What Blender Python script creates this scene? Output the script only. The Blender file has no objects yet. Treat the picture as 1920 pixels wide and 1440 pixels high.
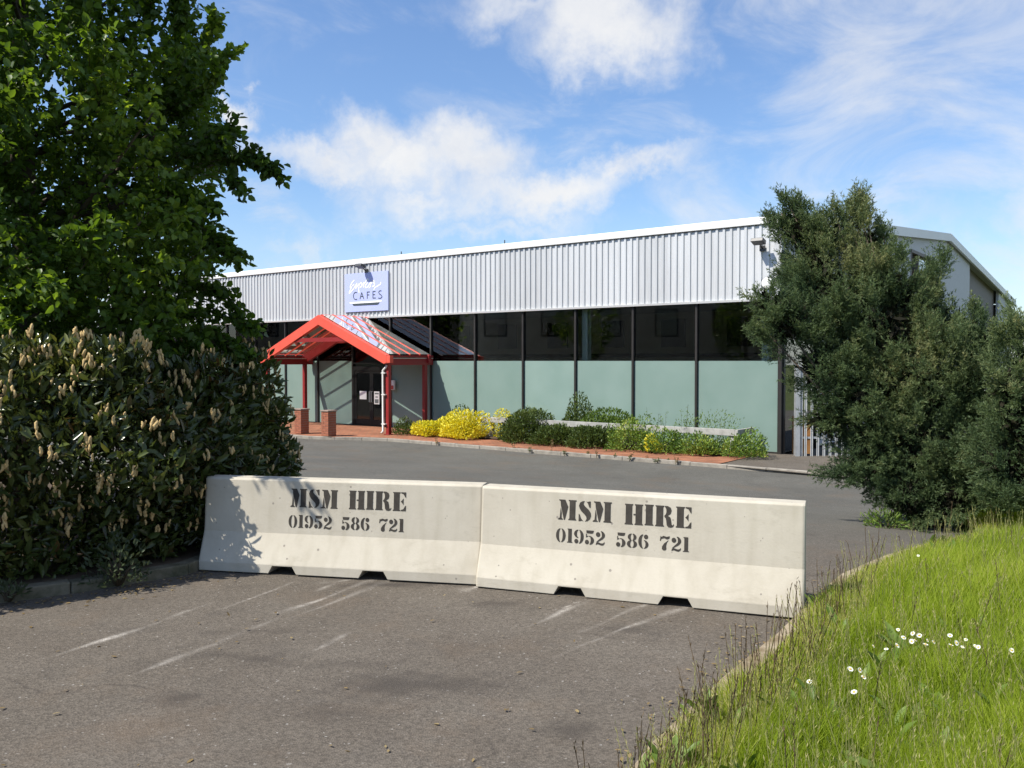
import bpy, math, random
import numpy as np
from mathutils import Vector, Matrix

random.seed(7)
RNG = np.random.default_rng(7)
SC = bpy.context.scene
COL = SC.collection

# ------------------------------------------------------------------ camera
CAM_H = 1.75
PITCH = 1.53
cam_d = bpy.data.cameras.new('camera')
cam = bpy.data.objects.new('camera', cam_d); COL.objects.link(cam)
cam.location = (0, 0, CAM_H)
cam.rotation_euler = (math.radians(90 - PITCH), 0, 0)
cam_d.sensor_width = 36.0
cam_d.lens = 36.0 * 1610 / 1920
cam_d.clip_start = 0.05
cam_d.clip_end = 3000
SC.camera = cam

# ------------------------------------------------------------------ light
SUN_V = Vector((0.768, 0.344, -1.0))
EL = math.atan2(1.0, math.hypot(SUN_V.x, SUN_V.y))
AZ = math.atan2(-SUN_V.x, -SUN_V.y)
sun_d = bpy.data.lights.new('sun', 'SUN')
sun_d.energy = 4.6
sun_d.angle = math.radians(0.53)
sun_d.color = (1.0, 0.945, 0.85)
sun = bpy.data.objects.new('sun', sun_d); COL.objects.link(sun)
sun.rotation_euler = SUN_V.to_track_quat('-Z', 'Y').to_euler()
sun.location = (-20, -10, 30)

W = bpy.data.worlds.new('World'); SC.world = W; W.use_nodes = True
SC.view_settings.view_transform = 'Standard'
SC.view_settings.look = 'None'
SC.view_settings.gamma = 1.0
SC.view_settings.exposure = 0.62
SC.view_settings.use_curve_mapping = False
SC.cycles.max_bounces = 7
SC.cycles.transparent_max_bounces = 10
SC.cycles.transmission_bounces = 6
SC.cycles.caustics_reflective = False
SC.cycles.caustics_refractive = False
SC.cycles.sample_clamp_indirect = 6.0


def build_sky():
    nt = W.node_tree; N = nt.nodes; Lk = nt.links
    N.clear()
    out = N.new('ShaderNodeOutputWorld'); bg = N.new('ShaderNodeBackground')
    bg.inputs['Strength'].default_value = 0.10
    sky = N.new('ShaderNodeTexSky'); sky.sky_type = 'NISHITA'; sky.sun_disc = False
    sky.sun_elevation = EL; sky.sun_rotation = AZ
    sky.air_density = 1.1; sky.dust_density = 0.6; sky.ozone_density = 2.2; sky.altitude = 100
    tc = N.new('ShaderNodeTexCoord')

    def math_(op, a, b=None, c=None, clamp=False):
        n = N.new('ShaderNodeMath'); n.operation = op; n.use_clamp = clamp
        for i, v in enumerate((a, b, c)):
            if v is None: continue
            if isinstance(v, (int, float)): n.inputs[i].default_value = v
            else: Lk.new(v, n.inputs[i])
        return n.outputs[0]

    def vmath(op, a, b=None):
        n = N.new('ShaderNodeVectorMath'); n.operation = op
        for i, v in enumerate((a, b)):
            if v is None: continue
            if isinstance(v, tuple): n.inputs[i].default_value = v
            else: Lk.new(v, n.inputs[i])
        return n.outputs['Value'] if op in ('LENGTH', 'DOT_PRODUCT') else n.outputs['Vector']

    def noise(vec, scale, detail, rough, dist=0.0):
        n = N.new('ShaderNodeTexNoise'); n.inputs['Scale'].default_value = scale
        n.inputs['Detail'].default_value = detail; n.inputs['Roughness'].default_value = rough
        n.inputs['Distortion'].default_value = dist
        Lk.new(vec, n.inputs['Vector']); return n

    def smooth(v, a, b):
        n = N.new('ShaderNodeMapRange'); n.interpolation_type = 'SMOOTHSTEP'
        n.inputs['From Min'].default_value = a; n.inputs['From Max'].default_value = b
        Lk.new(v, n.inputs['Value']); return n.outputs['Result']

    d = tc.outputs['Generated']
    # wobble the direction so cloud edges billow
    nz = noise(d, 6.0, 7, 0.62)
    wob = vmath('SUBTRACT', nz.outputs['Color'], (0.5, 0.5, 0.5))
    nzb = noise(d, 22.0, 5, 0.6)
    wobb = vmath('SUBTRACT', nzb.outputs['Color'], (0.5, 0.5, 0.5))
    sc = N.new('ShaderNodeVectorMath'); sc.operation = 'SCALE'; Lk.new(wob, sc.inputs[0]); sc.inputs['Scale'].default_value = 0.20
    sc2 = N.new('ShaderNodeVectorMath'); sc2.operation = 'SCALE'; Lk.new(wobb, sc2.inputs[0]); sc2.inputs['Scale'].default_value = 0.06
    dd = vmath('ADD', vmath('ADD', d, sc.outputs[0]), sc2.outputs[0])

    def dirv(px, py):
        v = Vector(((px - 960) / 1610, 1.0, (677 - py) / 1610)); v.normalize(); return v

    def blob(px, py, rx, rz, amp=1.0):
        c = dirv(px, py)
        k = 1.0 / 1610
        df = vmath('SUBTRACT', dd, tuple(c))
        m = vmath('MULTIPLY', df, (1 / (rx * k), 1 / (rx * k * 1.5), 1 / (rz * k)))
        ln = vmath('LENGTH', m)
        f = math_('SUBTRACT', 1.0, ln, clamp=True)
        return math_('MULTIPLY', f, amp) if amp != 1.0 else f

    # cumulus heaps: the large one over the roof, the one at the top, a small puff
    heap = None
    for b in ((760, 270, 190, 130, 1.0), (860, 290, 190, 120, 1.0), (700, 250, 120, 100, 0.9), (620, 290, 190, 70, .85),
              (800, 360, 230, 90, 0.85), (1010, 345, 300, 90, 0.95), (760, 400, 170, 60, 0.65), (1180, 330, 240, 55, .75),
              (1110, 50, 190, 130, 1.0), (1190, 60, 130, 110, .8), (980, 20, 200, 80, 0.7), (472, 188, 70, 52, 1.15),
              (900, 425, 420, 45, .5), (640, 480, 320, 40, .45), (1650, 400, 160, 60, .45), (-300, 300, 300, 150, .9), (2500, 260, 400, 160, .9),
              (300, -500, 500, 200, .9), (1500, -700, 500, 260, .9)):
        o = blob(*b)
        heap = o if heap is None else math_('MAXIMUM', heap, o)
    nf = noise(d, 14.0, 9, 0.6, 0.4)
    dens = math_('ADD', heap, math_('MULTIPLY', math_('SUBTRACT', nf.outputs['Fac'], 0.5), 0.75))
    dens = math_('MULTIPLY', smooth(dens, 0.06, 0.92), 0.95)
    # thin high veil, stronger to the right of the picture
    mp = N.new('ShaderNodeMapping'); Lk.new(d, mp.inputs['Vector'])
    mp.inputs['Scale'].default_value = (2.6, 2.6, 6.0); mp.inputs['Rotation'].default_value = (0, 0.35, 0)
    nv = noise(mp.outputs['Vector'], 2.2, 9, 0.62, 0.7)
    sx = N.new('ShaderNodeSeparateXYZ'); Lk.new(d, sx.inputs[0])
    side = smooth(sx.outputs['X'], -0.12, 0.42)
    veil = math_('ADD', nv.outputs['Fac'], math_('MULTIPLY', side, 0.16))
    veil = math_('MULTIPLY', smooth(veil, 0.47, 0.88), 0.66)
    low = math_('MULTIPLY', smooth(sx.outputs['Z'], 0.20, 0.02), 0.20)
    cov = math_('MAXIMUM', dens, veil)
    cov = math_('MAXIMUM', cov, low)
    # cloud shade: heap bodies vary a little between white and pale grey-blue
    ns = noise(dd, 9.0, 5, 0.55)
    cr = N.new('ShaderNodeValToRGB'); Lk.new(ns.outputs['Fac'], cr.inputs[0])
    cr.color_ramp.elements[0].position = 0.32; cr.color_ramp.elements[0].color = (0.84, 0.87, 0.93, 1)
    cr.color_ramp.elements[1].position = 0.62; cr.color_ramp.elements[1].color = (1, 1, 1.0, 1)
    br = N.new('ShaderNodeVectorMath'); br.operation = 'SCALE'; Lk.new(cr.outputs['Color'], br.inputs[0]); br.inputs['Scale'].default_value = 6.1
    tint = N.new('ShaderNodeMix'); tint.data_type = 'RGBA'; tint.blend_type = 'MULTIPLY'; tint.inputs[0].default_value = 1.0
    Lk.new(sky.outputs[0], tint.inputs[6]); tint.inputs[7].default_value = (0.88, 1.0, 1.17, 1)
    mx = N.new('ShaderNodeMix'); mx.data_type = 'RGBA'
    Lk.new(cov, mx.inputs[0]); Lk.new(tint.outputs[2], mx.inputs[6]); Lk.new(br.outputs[0], mx.inputs[7])
    Lk.new(mx.outputs[2], bg.inputs['Color']); Lk.new(bg.outputs[0], out.inputs['Surface'])


build_sky()

# ------------------------------------------------------------------ helpers
CX, CY = 6.94, 22.0                    # right corner of the shop front
TX, TY = -0.7937, 0.6085               # along the front, leftwards
NX, NY = -0.6085, -0.7937              # outwards from the front
BASE = -0.65
RZ = math.atan2(-TY, -TX)


def smst(x, a, b):
    t = np.clip((np.asarray(x, float) - a) / (b - a), 0, 1); return t * t * (3 - 2 * t)


def gz(x, y):
    """road level: flat by the barriers, falling towards the shop front"""
    t = (np.asarray(x, float) - CX) * NX + (np.asarray(y, float) - CY) * NY
    return -0.72 * smst(-t, -15.0, -4.5)


def L(s, o, z=0.0):
    """shop-front coordinates (s leftwards, o outwards, z above its base) to world"""
    return Vector((CX + s * TX + o * NX, CY + s * TY + o * NY, BASE + z))


def at(px, py, d):
    """a sight line of the survey photograph at distance d"""
    return Vector(((px - 960) / 1610 * d, d, CAM_H + (677 - py) / 1610 * d))


def tag(o, label=None, cat=None, group=None, kind=None):
    if label: o['label'] = label
    if cat: o['category'] = cat
    if group: o['group'] = group
    if kind: o['kind'] = kind
    return o


def empty(name, loc, rz=0.0, label=None, cat=None, group=None):
    o = bpy.data.objects.new(name, None); COL.objects.link(o)
    o.location = loc; o.rotation_euler = (0, 0, rz); o.empty_display_size = 0.2
    return tag(o, label, cat, group)


def link(name, mesh, parent=None, mat=None, loc=None, rot=None):
    o = bpy.data.objects.new(name, mesh); COL.objects.link(o)
    if mat is not None and not mesh.materials: mesh.materials.append(mat)
    if parent is not None: o.parent = parent
    if loc is not None: o.location = loc
    if rot is not None: o.rotation_euler = rot
    return o


class MB:
    def __init__(s): s.v = []; s.f = []

    def quad_box(s, c):
        b = len(s.v); s.v += [tuple(p) for p in c]
        s.f += [(b, b+3, b+2, b+1), (b+4, b+5, b+6, b+7), (b, b+1, b+5, b+4), (b+1, b+2, b+6, b+5), (b+2, b+3, b+7, b+6), (b+3, b, b+4, b+7)]
        return s

    def box(s, x0, y0, z0, x1, y1, z1):
        x0, x1 = sorted((x0, x1)); y0, y1 = sorted((y0, y1)); z0, z1 = sorted((z0, z1))
        return s.quad_box([(x0, y0, z0), (x1, y0, z0), (x1, y1, z0), (x0, y1, z0), (x0, y0, z1), (x1, y0, z1), (x1, y1, z1), (x0, y1, z1)])

    def beam(s, p, q, w, h, up=(0, 0, 1)):
        p = Vector(p); q = Vector(q); d = (q - p).normalized(); u = Vector(up)
        sd = d.cross(u).normalized(); u2 = sd.cross(d).normalized()
        a = sd * (w / 2); b = u2 * (h / 2)
        return s.quad_box([p-a-b, p+a-b, q+a-b, q-a-b, p-a+b, p+a+b, q+a+b, q-a+b])

    def prism(s, pts, off):
        """pts: planar loop of 3d points, off: extrusion vector"""
        b = len(s.v); n = len(pts); off = Vector(off)
        s.v += [tuple(p) for p in pts] + [tuple(Vector(p) + off) for p in pts]
        s.f.append(tuple(range(b, b+n))[::-1]); s.f.append(tuple(range(b+n, b+2*n)))
        for i in range(n):
            j = (i+1) % n; s.f.append((b+i, b+j, b+n+j, b+n+i))
        return s

    def tube(s, pts, rad, n=8, cap=True):
        pts = [Vector(p) for p in pts]
        if not hasattr(rad, '__len__'): rad = [rad] * len(pts)
        b0 = len(s.v); prev = None
        for i, p in enumerate(pts):
            d = (pts[min(i+1, len(pts)-1)] - pts[max(i-1, 0)]).normalized()
            ref = prev if prev is not None else (Vector((0, 0, 1)) if abs(d.z) < .9 else Vector((1, 0, 0)))
            a = (ref - d * ref.dot(d)).normalized(); prev = a; c = d.cross(a)
            for k in range(n):
                t = 2 * math.pi * k / n
                s.v.append(tuple(p + (a * math.cos(t) + c * math.sin(t)) * rad[i]))
        for i in range(len(pts) - 1):
            for k in range(n):
                k2 = (k+1) % n
                s.f.append((b0+i*n+k, b0+i*n+k2, b0+(i+1)*n+k2, b0+(i+1)*n+k))
        if cap:
            s.f.append(tuple(b0+k for k in range(n))[::-1]); e = b0+(len(pts)-1)*n
            s.f.append(tuple(e+k for k in range(n)))
        return s

    def poly(s, pts):
        b = len(s.v); s.v += [tuple(p) for p in pts]; s.f.append(tuple(range(b, b+len(pts)))); return s

    def mesh(s, name, mat=None, smooth=False):
        m = bpy.data.meshes.new(name); m.from_pydata(s.v, [], s.f)
        if mat: m.materials.append(mat)
        if smooth: m.polygons.foreach_set('use_smooth', [True] * len(m.polygons))
        m.update(); return m

    def build(s, name, mat, parent=None, smooth=False, bevel=0.0, loc=None, rot=None):
        o = link(name, s.mesh(name, mat, smooth), parent, None, loc, rot)
        if bevel:
            md = o.modifiers.new('bevel', 'BEVEL'); md.width = bevel; md.segments = 2; md.limit_method = 'ANGLE'
        return o


def np_mesh(name, V, Q=None, T=None, mat=None, rnd=None, smooth=False):
    m = bpy.data.meshes.new(name)
    V = np.asarray(V, np.float32); m.vertices.add(len(V)); m.vertices.foreach_set('co', V.ravel())
    idx = []; tot = []
    if Q is not None and len(Q): idx.append(np.asarray(Q, np.int32).ravel()); tot.append(np.full(len(Q), 4, np.int32))
    if T is not None and len(T): idx.append(np.asarray(T, np.int32).ravel()); tot.append(np.full(len(T), 3, np.int32))
    idx = np.concatenate(idx); tot = np.concatenate(tot)
    m.loops.add(len(idx)); m.loops.foreach_set('vertex_index', idx)
    m.polygons.add(len(tot)); st = np.concatenate(([0], np.cumsum(tot)[:-1])).astype(np.int32)
    m.polygons.foreach_set('loop_start', st); m.polygons.foreach_set('loop_total', tot)
    if smooth: m.polygons.foreach_set('use_smooth', np.ones(len(tot), bool))
    if rnd is not None:
        for k, a in (rnd.items() if isinstance(rnd, dict) else {'rnd': rnd}.items()):
            at_ = m.attributes.new(k, 'FLOAT', 'POINT'); at_.data.foreach_set('value', np.asarray(a, np.float32))
    if mat: m.materials.append(mat)
    m.update(calc_edges=True); m.validate(); return m


def unit(a): return a / np.maximum(np.linalg.norm(a, axis=-1, keepdims=True), 1e-9)


def leaves(P, D, U, Ln, Wd, fold=.18, curl=.12):
    """leaf blades with a fold along the midrib: 6 verts, 2 quads each"""
    n = len(P); D = unit(D); S = unit(np.cross(D, U)); Nn = np.cross(S, D)
    Ln = np.broadcast_to(Ln, n)[:, None]; Wd = np.broadcast_to(Wd, n)[:, None]
    V = np.stack([P, P + D*Ln*.30 + S*Wd*.46 + Nn*Wd*fold, P + D*Ln*.68 + S*Wd*.40 + Nn*(Wd*fold - Ln*curl*.4),
                  P + D*Ln - Nn*Ln*curl, P + D*Ln*.68 - S*Wd*.40 + Nn*(Wd*fold - Ln*curl*.4), P + D*Ln*.30 - S*Wd*.46 + Nn*Wd*fold], 1)
    b = np.arange(n)[:, None] * 6
    Q = np.concatenate([b + np.array([[0, 1, 2, 3]]), b + np.array([[0, 3, 4, 5]])])
    return V.reshape(-1, 3), Q


def needles(P, D, Ln, Wd):
    n = len(P); D = unit(D); R = unit(RNG.normal(size=(n, 3))); S = unit(np.cross(D, R))
    Ln = np.broadcast_to(Ln, n)[:, None]; Wd = np.broadcast_to(Wd, n)[:, None]
    V = np.stack([P, P + D*Ln*.45 + S*Wd*.5, P + D*Ln, P + D*Ln*.45 - S*Wd*.5], 1)
    b = np.arange(n)[:, None] * 4
    return V.reshape(-1, 3), b + np.array([[0, 1, 2, 3]])


def rdir(n): return unit(RNG.normal(size=(n, 3)))


# ------------------------------------------------------------------ materials
def nodes_of(name):
    m = bpy.data.materials.new(name); m.use_nodes = True
    nt = m.node_tree; b = nt.nodes.get('Principled BSDF'); return m, nt, b


def mat(name, col, rough=.6, metal=0.0, spec=.5, vary=0.0, vscale=4.0, bump=0.0, bscale=60.0, dirt=None):
    """plain painted / cast surface with colour variation and fine relief"""
    m, nt, b = nodes_of(name); N = nt.nodes; K = nt.links
    b.inputs['Roughness'].default_value = rough; b.inputs['Metallic'].default_value = metal
    b.inputs['Specular IOR Level'].default_value = spec
    b.inputs['Base Color'].default_value = (*col, 1)
    tc = N.new('ShaderNodeTexCoord')
    if vary:
        n = N.new('ShaderNodeTexNoise'); n.inputs['Scale'].default_value = vscale; n.inputs['Detail'].default_value = 8
        n.inputs['Roughness'].default_value = .65
        K.new(tc.outputs['Object'], n.inputs['Vector'])
        r = N.new('ShaderNodeValToRGB'); K.new(n.outputs['Fac'], r.inputs[0])
        lo = tuple(c * (1 - vary) for c in col) if dirt is None else dirt
        r.color_ramp.elements[0].position = .3; r.color_ramp.elements[0].color = (*lo, 1)
        r.color_ramp.elements[1].position = .62; r.color_ramp.elements[1].color = (*[min(1, c * (1 + vary * .35)) for c in col], 1)
        K.new(r.outputs[0], b.inputs['Base Color'])
    if bump:
        n2 = N.new('ShaderNodeTexNoise'); n2.inputs['Scale'].default_value = bscale; n2.inputs['Detail'].default_value = 6
        K.new(tc.outputs['Object'], n2.inputs['Vector'])
        bp = N.new('ShaderNodeBump'); bp.inputs['Strength'].default_value = bump; bp.inputs['Distance'].default_value = .01
        K.new(n2.outputs['Fac'], bp.inputs['Height']); K.new(bp.outputs[0], b.inputs['Normal'])
    return m


def leaf_mat(name, cols, trans=.3, gloss=.0, grough=.3, tcol=None):
    """foliage: colour ramp over the per-leaf random value, diffuse + light passing through + waxy sheen"""
    m, nt, b = nodes_of(name); N = nt.nodes; K = nt.links
    at_ = N.new('ShaderNodeAttribute'); at_.attribute_name = 'rnd'
    r = N.new('ShaderNodeValToRGB'); K.new(at_.outputs['Fac'], r.inputs[0])
    while len(r.color_ramp.elements) < len(cols): r.color_ramp.elements.new(.5)
    for i, c in enumerate(cols):
        e = r.color_ramp.elements[i]; e.position = i / (len(cols) - 1); e.color = (*c, 1)
    K.new(r.outputs[0], b.inputs['Base Color'])
    b.inputs['Roughness'].default_value = grough; b.inputs['Specular IOR Level'].default_value = gloss
    tr = N.new('ShaderNodeBsdfTranslucent')
    hs = N.new('ShaderNodeHueSaturation'); hs.inputs['Saturation'].default_value = 1.15; hs.inputs['Value'].default_value = 1.5
    hs.inputs['Hue'].default_value = .485
    K.new(r.outputs[0], hs.inputs['Color']); K.new(hs.outputs[0], tr.inputs['Color'])
    mx = N.new('ShaderNodeMixShader'); mx.inputs[0].default_value = trans
    K.new(b.outputs[0], mx.inputs[1]); K.new(tr.outputs[0], mx.inputs[2])
    K.new(mx.outputs[0], N['Material Output'].inputs['Surface'])
    return m


def glass_mat(name, tint, refl=1.0, sky_sheen=0.0):
    m, nt, b = nodes_of(name); N = nt.nodes; K = nt.links
    N.remove(b)
    t = N.new('ShaderNodeBsdfTransparent'); t.inputs[0].default_value = (*tint, 1)
    g = N.new('ShaderNodeBsdfGlossy'); g.inputs['Roughness'].default_value = 0.01
    fr = N.new('ShaderNodeFresnel'); fr.inputs['IOR'].default_value = 1.52
    ml = N.new('ShaderNodeMath'); ml.operation = 'MULTIPLY'; ml.inputs[1].default_value = refl
    K.new(fr.outputs[0], ml.inputs[0])
    mx = N.new('ShaderNodeMixShader'); K.new(ml.outputs[0], mx.inputs[0]); K.new(t.outputs[0], mx.inputs[1]); K.new(g.outputs[0], mx.inputs[2])
    last = mx.outputs[0]
    if sky_sheen:                                              # pale diffuse mixed in as reflected sky on the overhead glazing
        df = N.new('ShaderNodeBsdfDiffuse'); df.inputs[0].default_value = (.62, .60, .50, 1); md = N.new('ShaderNodeMixShader')
        tc = N.new('ShaderNodeTexCoord'); n = N.new('ShaderNodeTexNoise'); n.inputs['Scale'].default_value = 2.5; n.inputs['Detail'].default_value = 6; K.new(tc.outputs['Object'], n.inputs['Vector'])
        m2 = N.new('ShaderNodeMath'); m2.operation = 'MULTIPLY'; m2.inputs[1].default_value = sky_sheen * 2; K.new(n.outputs['Fac'], m2.inputs[0]); K.new(m2.outputs[0], md.inputs[0])
        K.new(last, md.inputs[1]); K.new(df.outputs[0], md.inputs[2]); last = md.outputs[0]
    K.new(last, N['Material Output'].inputs['Surface']); return m


def frosted_mat():
    m, nt, b = nodes_of('frosted_film'); N = nt.nodes; K = nt.links
    tc = N.new('ShaderNodeTexCoord'); n = N.new('ShaderNodeTexNoise'); n.inputs['Scale'].default_value = 1.1; n.inputs['Detail'].default_value = 6
    K.new(tc.outputs['Object'], n.inputs['Vector'])
    r = N.new('ShaderNodeValToRGB'); K.new(n.outputs['Fac'], r.inputs[0])
    r.color_ramp.elements[0].position = .3; r.color_ramp.elements[0].color = (.245, .35, .31, 1)
    r.color_ramp.elements[1].position = .7; r.color_ramp.elements[1].color = (.29, .395, .355, 1)
    oi = N.new('ShaderNodeObjectInfo'); mr = N.new('ShaderNodeMapRange'); mr.inputs['To Min'].default_value = .92; mr.inputs['To Max'].default_value = 1.05; K.new(oi.outputs['Random'], mr.inputs['Value'])
    sc_ = N.new('ShaderNodeVectorMath'); sc_.operation = 'SCALE'; K.new(r.outputs[0], sc_.inputs[0]); K.new(mr.outputs[0], sc_.inputs['Scale']); K.new(sc_.outputs[0], b.inputs['Base Color'])
    b.inputs['Roughness'].default_value = .12; b.inputs['Specular IOR Level'].default_value = .5
    tr = N.new('ShaderNodeBsdfTranslucent'); tr.inputs[0].default_value = (.5, .62, .55, 1)
    mx = N.new('ShaderNodeMixShader'); mx.inputs[0].default_value = .22
    K.new(b.outputs[0], mx.inputs[1]); K.new(tr.outputs[0], mx.inputs[2]); K.new(mx.outputs[0], N['Material Output'].inputs['Surface'])
    return m


def asphalt_mat():
    m, nt, b = nodes_of('asphalt'); N = nt.nodes; K = nt.links
    tc = N.new('ShaderNodeTexCoord'); O = tc.outputs['Object']

    def noise(scale, det, rough=.6):
        n = N.new('ShaderNodeTexNoise'); n.inputs['Scale'].default_value = scale; n.inputs['Detail'].default_value = det
        n.inputs['Roughness'].default_value = rough; K.new(O, n.inputs['Vector']); return n.outputs['Fac']

    def ramp(v, p0, c0, p1, c1):
        r = N.new('ShaderNodeValToRGB'); K.new(v, r.inputs[0]); e = r.color_ramp.elements
        e[0].position = p0; e[0].color = (*c0, 1); e[1].position = p1; e[1].color = (*c1, 1); return r.outputs[0]

    def mix(f, a, b_, mode='MIX'):
        n = N.new('ShaderNodeMix'); n.data_type = 'RGBA'; n.blend_type = mode
        if isinstance(f, float): n.inputs[0].default_value = f
        else: K.new(f, n.inputs[0])
        for i, v in ((6, a), (7, b_)):
            if isinstance(v, tuple): n.inputs[i].default_value = (*v, 1)
            else: K.new(v, n.inputs[i])
        return n.outputs[2]

    near = ramp(noise(1.1, 6), .34, (.102, .086, .068), .66, (.126, .109, .088))
    yard = ramp(noise(.7, 6), .34, (.094, .090, .077), .66, (.117, .112, .096))
    sp = N.new('ShaderNodeSeparateXYZ'); K.new(O, sp.inputs[0])
    mr = N.new('ShaderNodeMapRange'); mr.inputs['From Min'].default_value = 7.0; mr.inputs['From Max'].default_value = 11.0
    K.new(sp.outputs['Y'], mr.inputs['Value'])
    c = mix(mr.outputs['Result'], near, yard)
    # aggregate speckle: dark binder, pale chips
    v = N.new('ShaderNodeTexVoronoi'); v.inputs['Scale'].default_value = 95; K.new(O, v.inputs['Vector'])
    sepc = N.new('ShaderNodeSeparateColor'); K.new(v.outputs['Color'], sepc.inputs[0])
    c = mix(ramp(sepc.outputs[0], .0, (.0, .0, .0), 1.0, (1, 1, 1)), mix(1.0, c, (.66, .66, .66), 'MULTIPLY'), mix(1.0, c, (1.26, 1.26, 1.27), 'MULTIPLY'))
    chip = ramp(sepc.outputs[1], .994, (0, 0, 0), .998, (.7, .7, .7))
    c = mix(chip, c, (.36, .34, .31))
    ft = noise(320, 2); c = mix(.35, c, mix(1.0, c, ramp(ft, .3, (.45, .45, .45), .7, (1.5, 1.5, 1.5)), 'MULTIPLY'))
    bl = ramp(noise(2.6, 4), .56, (0, 0, 0), .72, (.30, .30, .30)); c = mix(bl, c, (.052, .047, .042))
    # hairline cracks where the surface has broken up, and rusty brown patches
    vc = N.new('ShaderNodeTexVoronoi'); vc.feature = 'DISTANCE_TO_EDGE'; vc.inputs['Scale'].default_value = .75
    mpn = N.new('ShaderNodeTexNoise'); mpn.inputs['Scale'].default_value = 2.2; mpn.inputs['Detail'].default_value = 6; K.new(O, mpn.inputs['Vector'])
    mxv = N.new('ShaderNodeMix'); mxv.data_type = 'RGBA'; mxv.inputs[0].default_value = .32; K.new(O, mxv.inputs[6]); K.new(mpn.outputs['Color'], mxv.inputs[7]); K.new(mxv.outputs[2], vc.inputs['Vector'])
    ck = ramp(vc.outputs['Distance'], .002, (1, 1, 1), .006, (0, 0, 0)); cm = ramp(noise(.5, 3), .50, (0, 0, 0), .60, (.7, .7, .7))
    mk = N.new('ShaderNodeMath'); mk.operation = 'MULTIPLY'; K.new(ck, mk.inputs[0]); K.new(cm, mk.inputs[1]); c = mix(mk.outputs[0], c, (.05, .042, .035))
    rb = ramp(noise(.9, 7, .7), .52, (0, 0, 0), .70, (.45, .45, .45)); c = mix(rb, c, (.135, .098, .066))
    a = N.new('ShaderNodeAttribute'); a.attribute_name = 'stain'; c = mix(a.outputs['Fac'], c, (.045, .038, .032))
    a2 = N.new('ShaderNodeAttribute'); a2.attribute_name = 'scrape'
    br = ramp(noise(16, 9, .8), .36, (.10, .10, .10), .56, (1, 1, 1))
    ms = N.new('ShaderNodeMath'); ms.operation = 'MULTIPLY'; K.new(a2.outputs['Fac'], ms.inputs[0]); K.new(br, ms.inputs[1])
    c = mix(ms.outputs[0], c, (.40, .37, .33))
    K.new(c, b.inputs['Base Color']); b.inputs['Roughness'].default_value = .92; b.inputs['Specular IOR Level'].default_value = .3
    bp = N.new('ShaderNodeBump'); bp.inputs['Strength'].default_value = .55; bp.inputs['Distance'].default_value = .006
    K.new(v.outputs['Distance'], bp.inputs['Height']); K.new(bp.outputs[0], b.inputs['Normal'])
    return m


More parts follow.
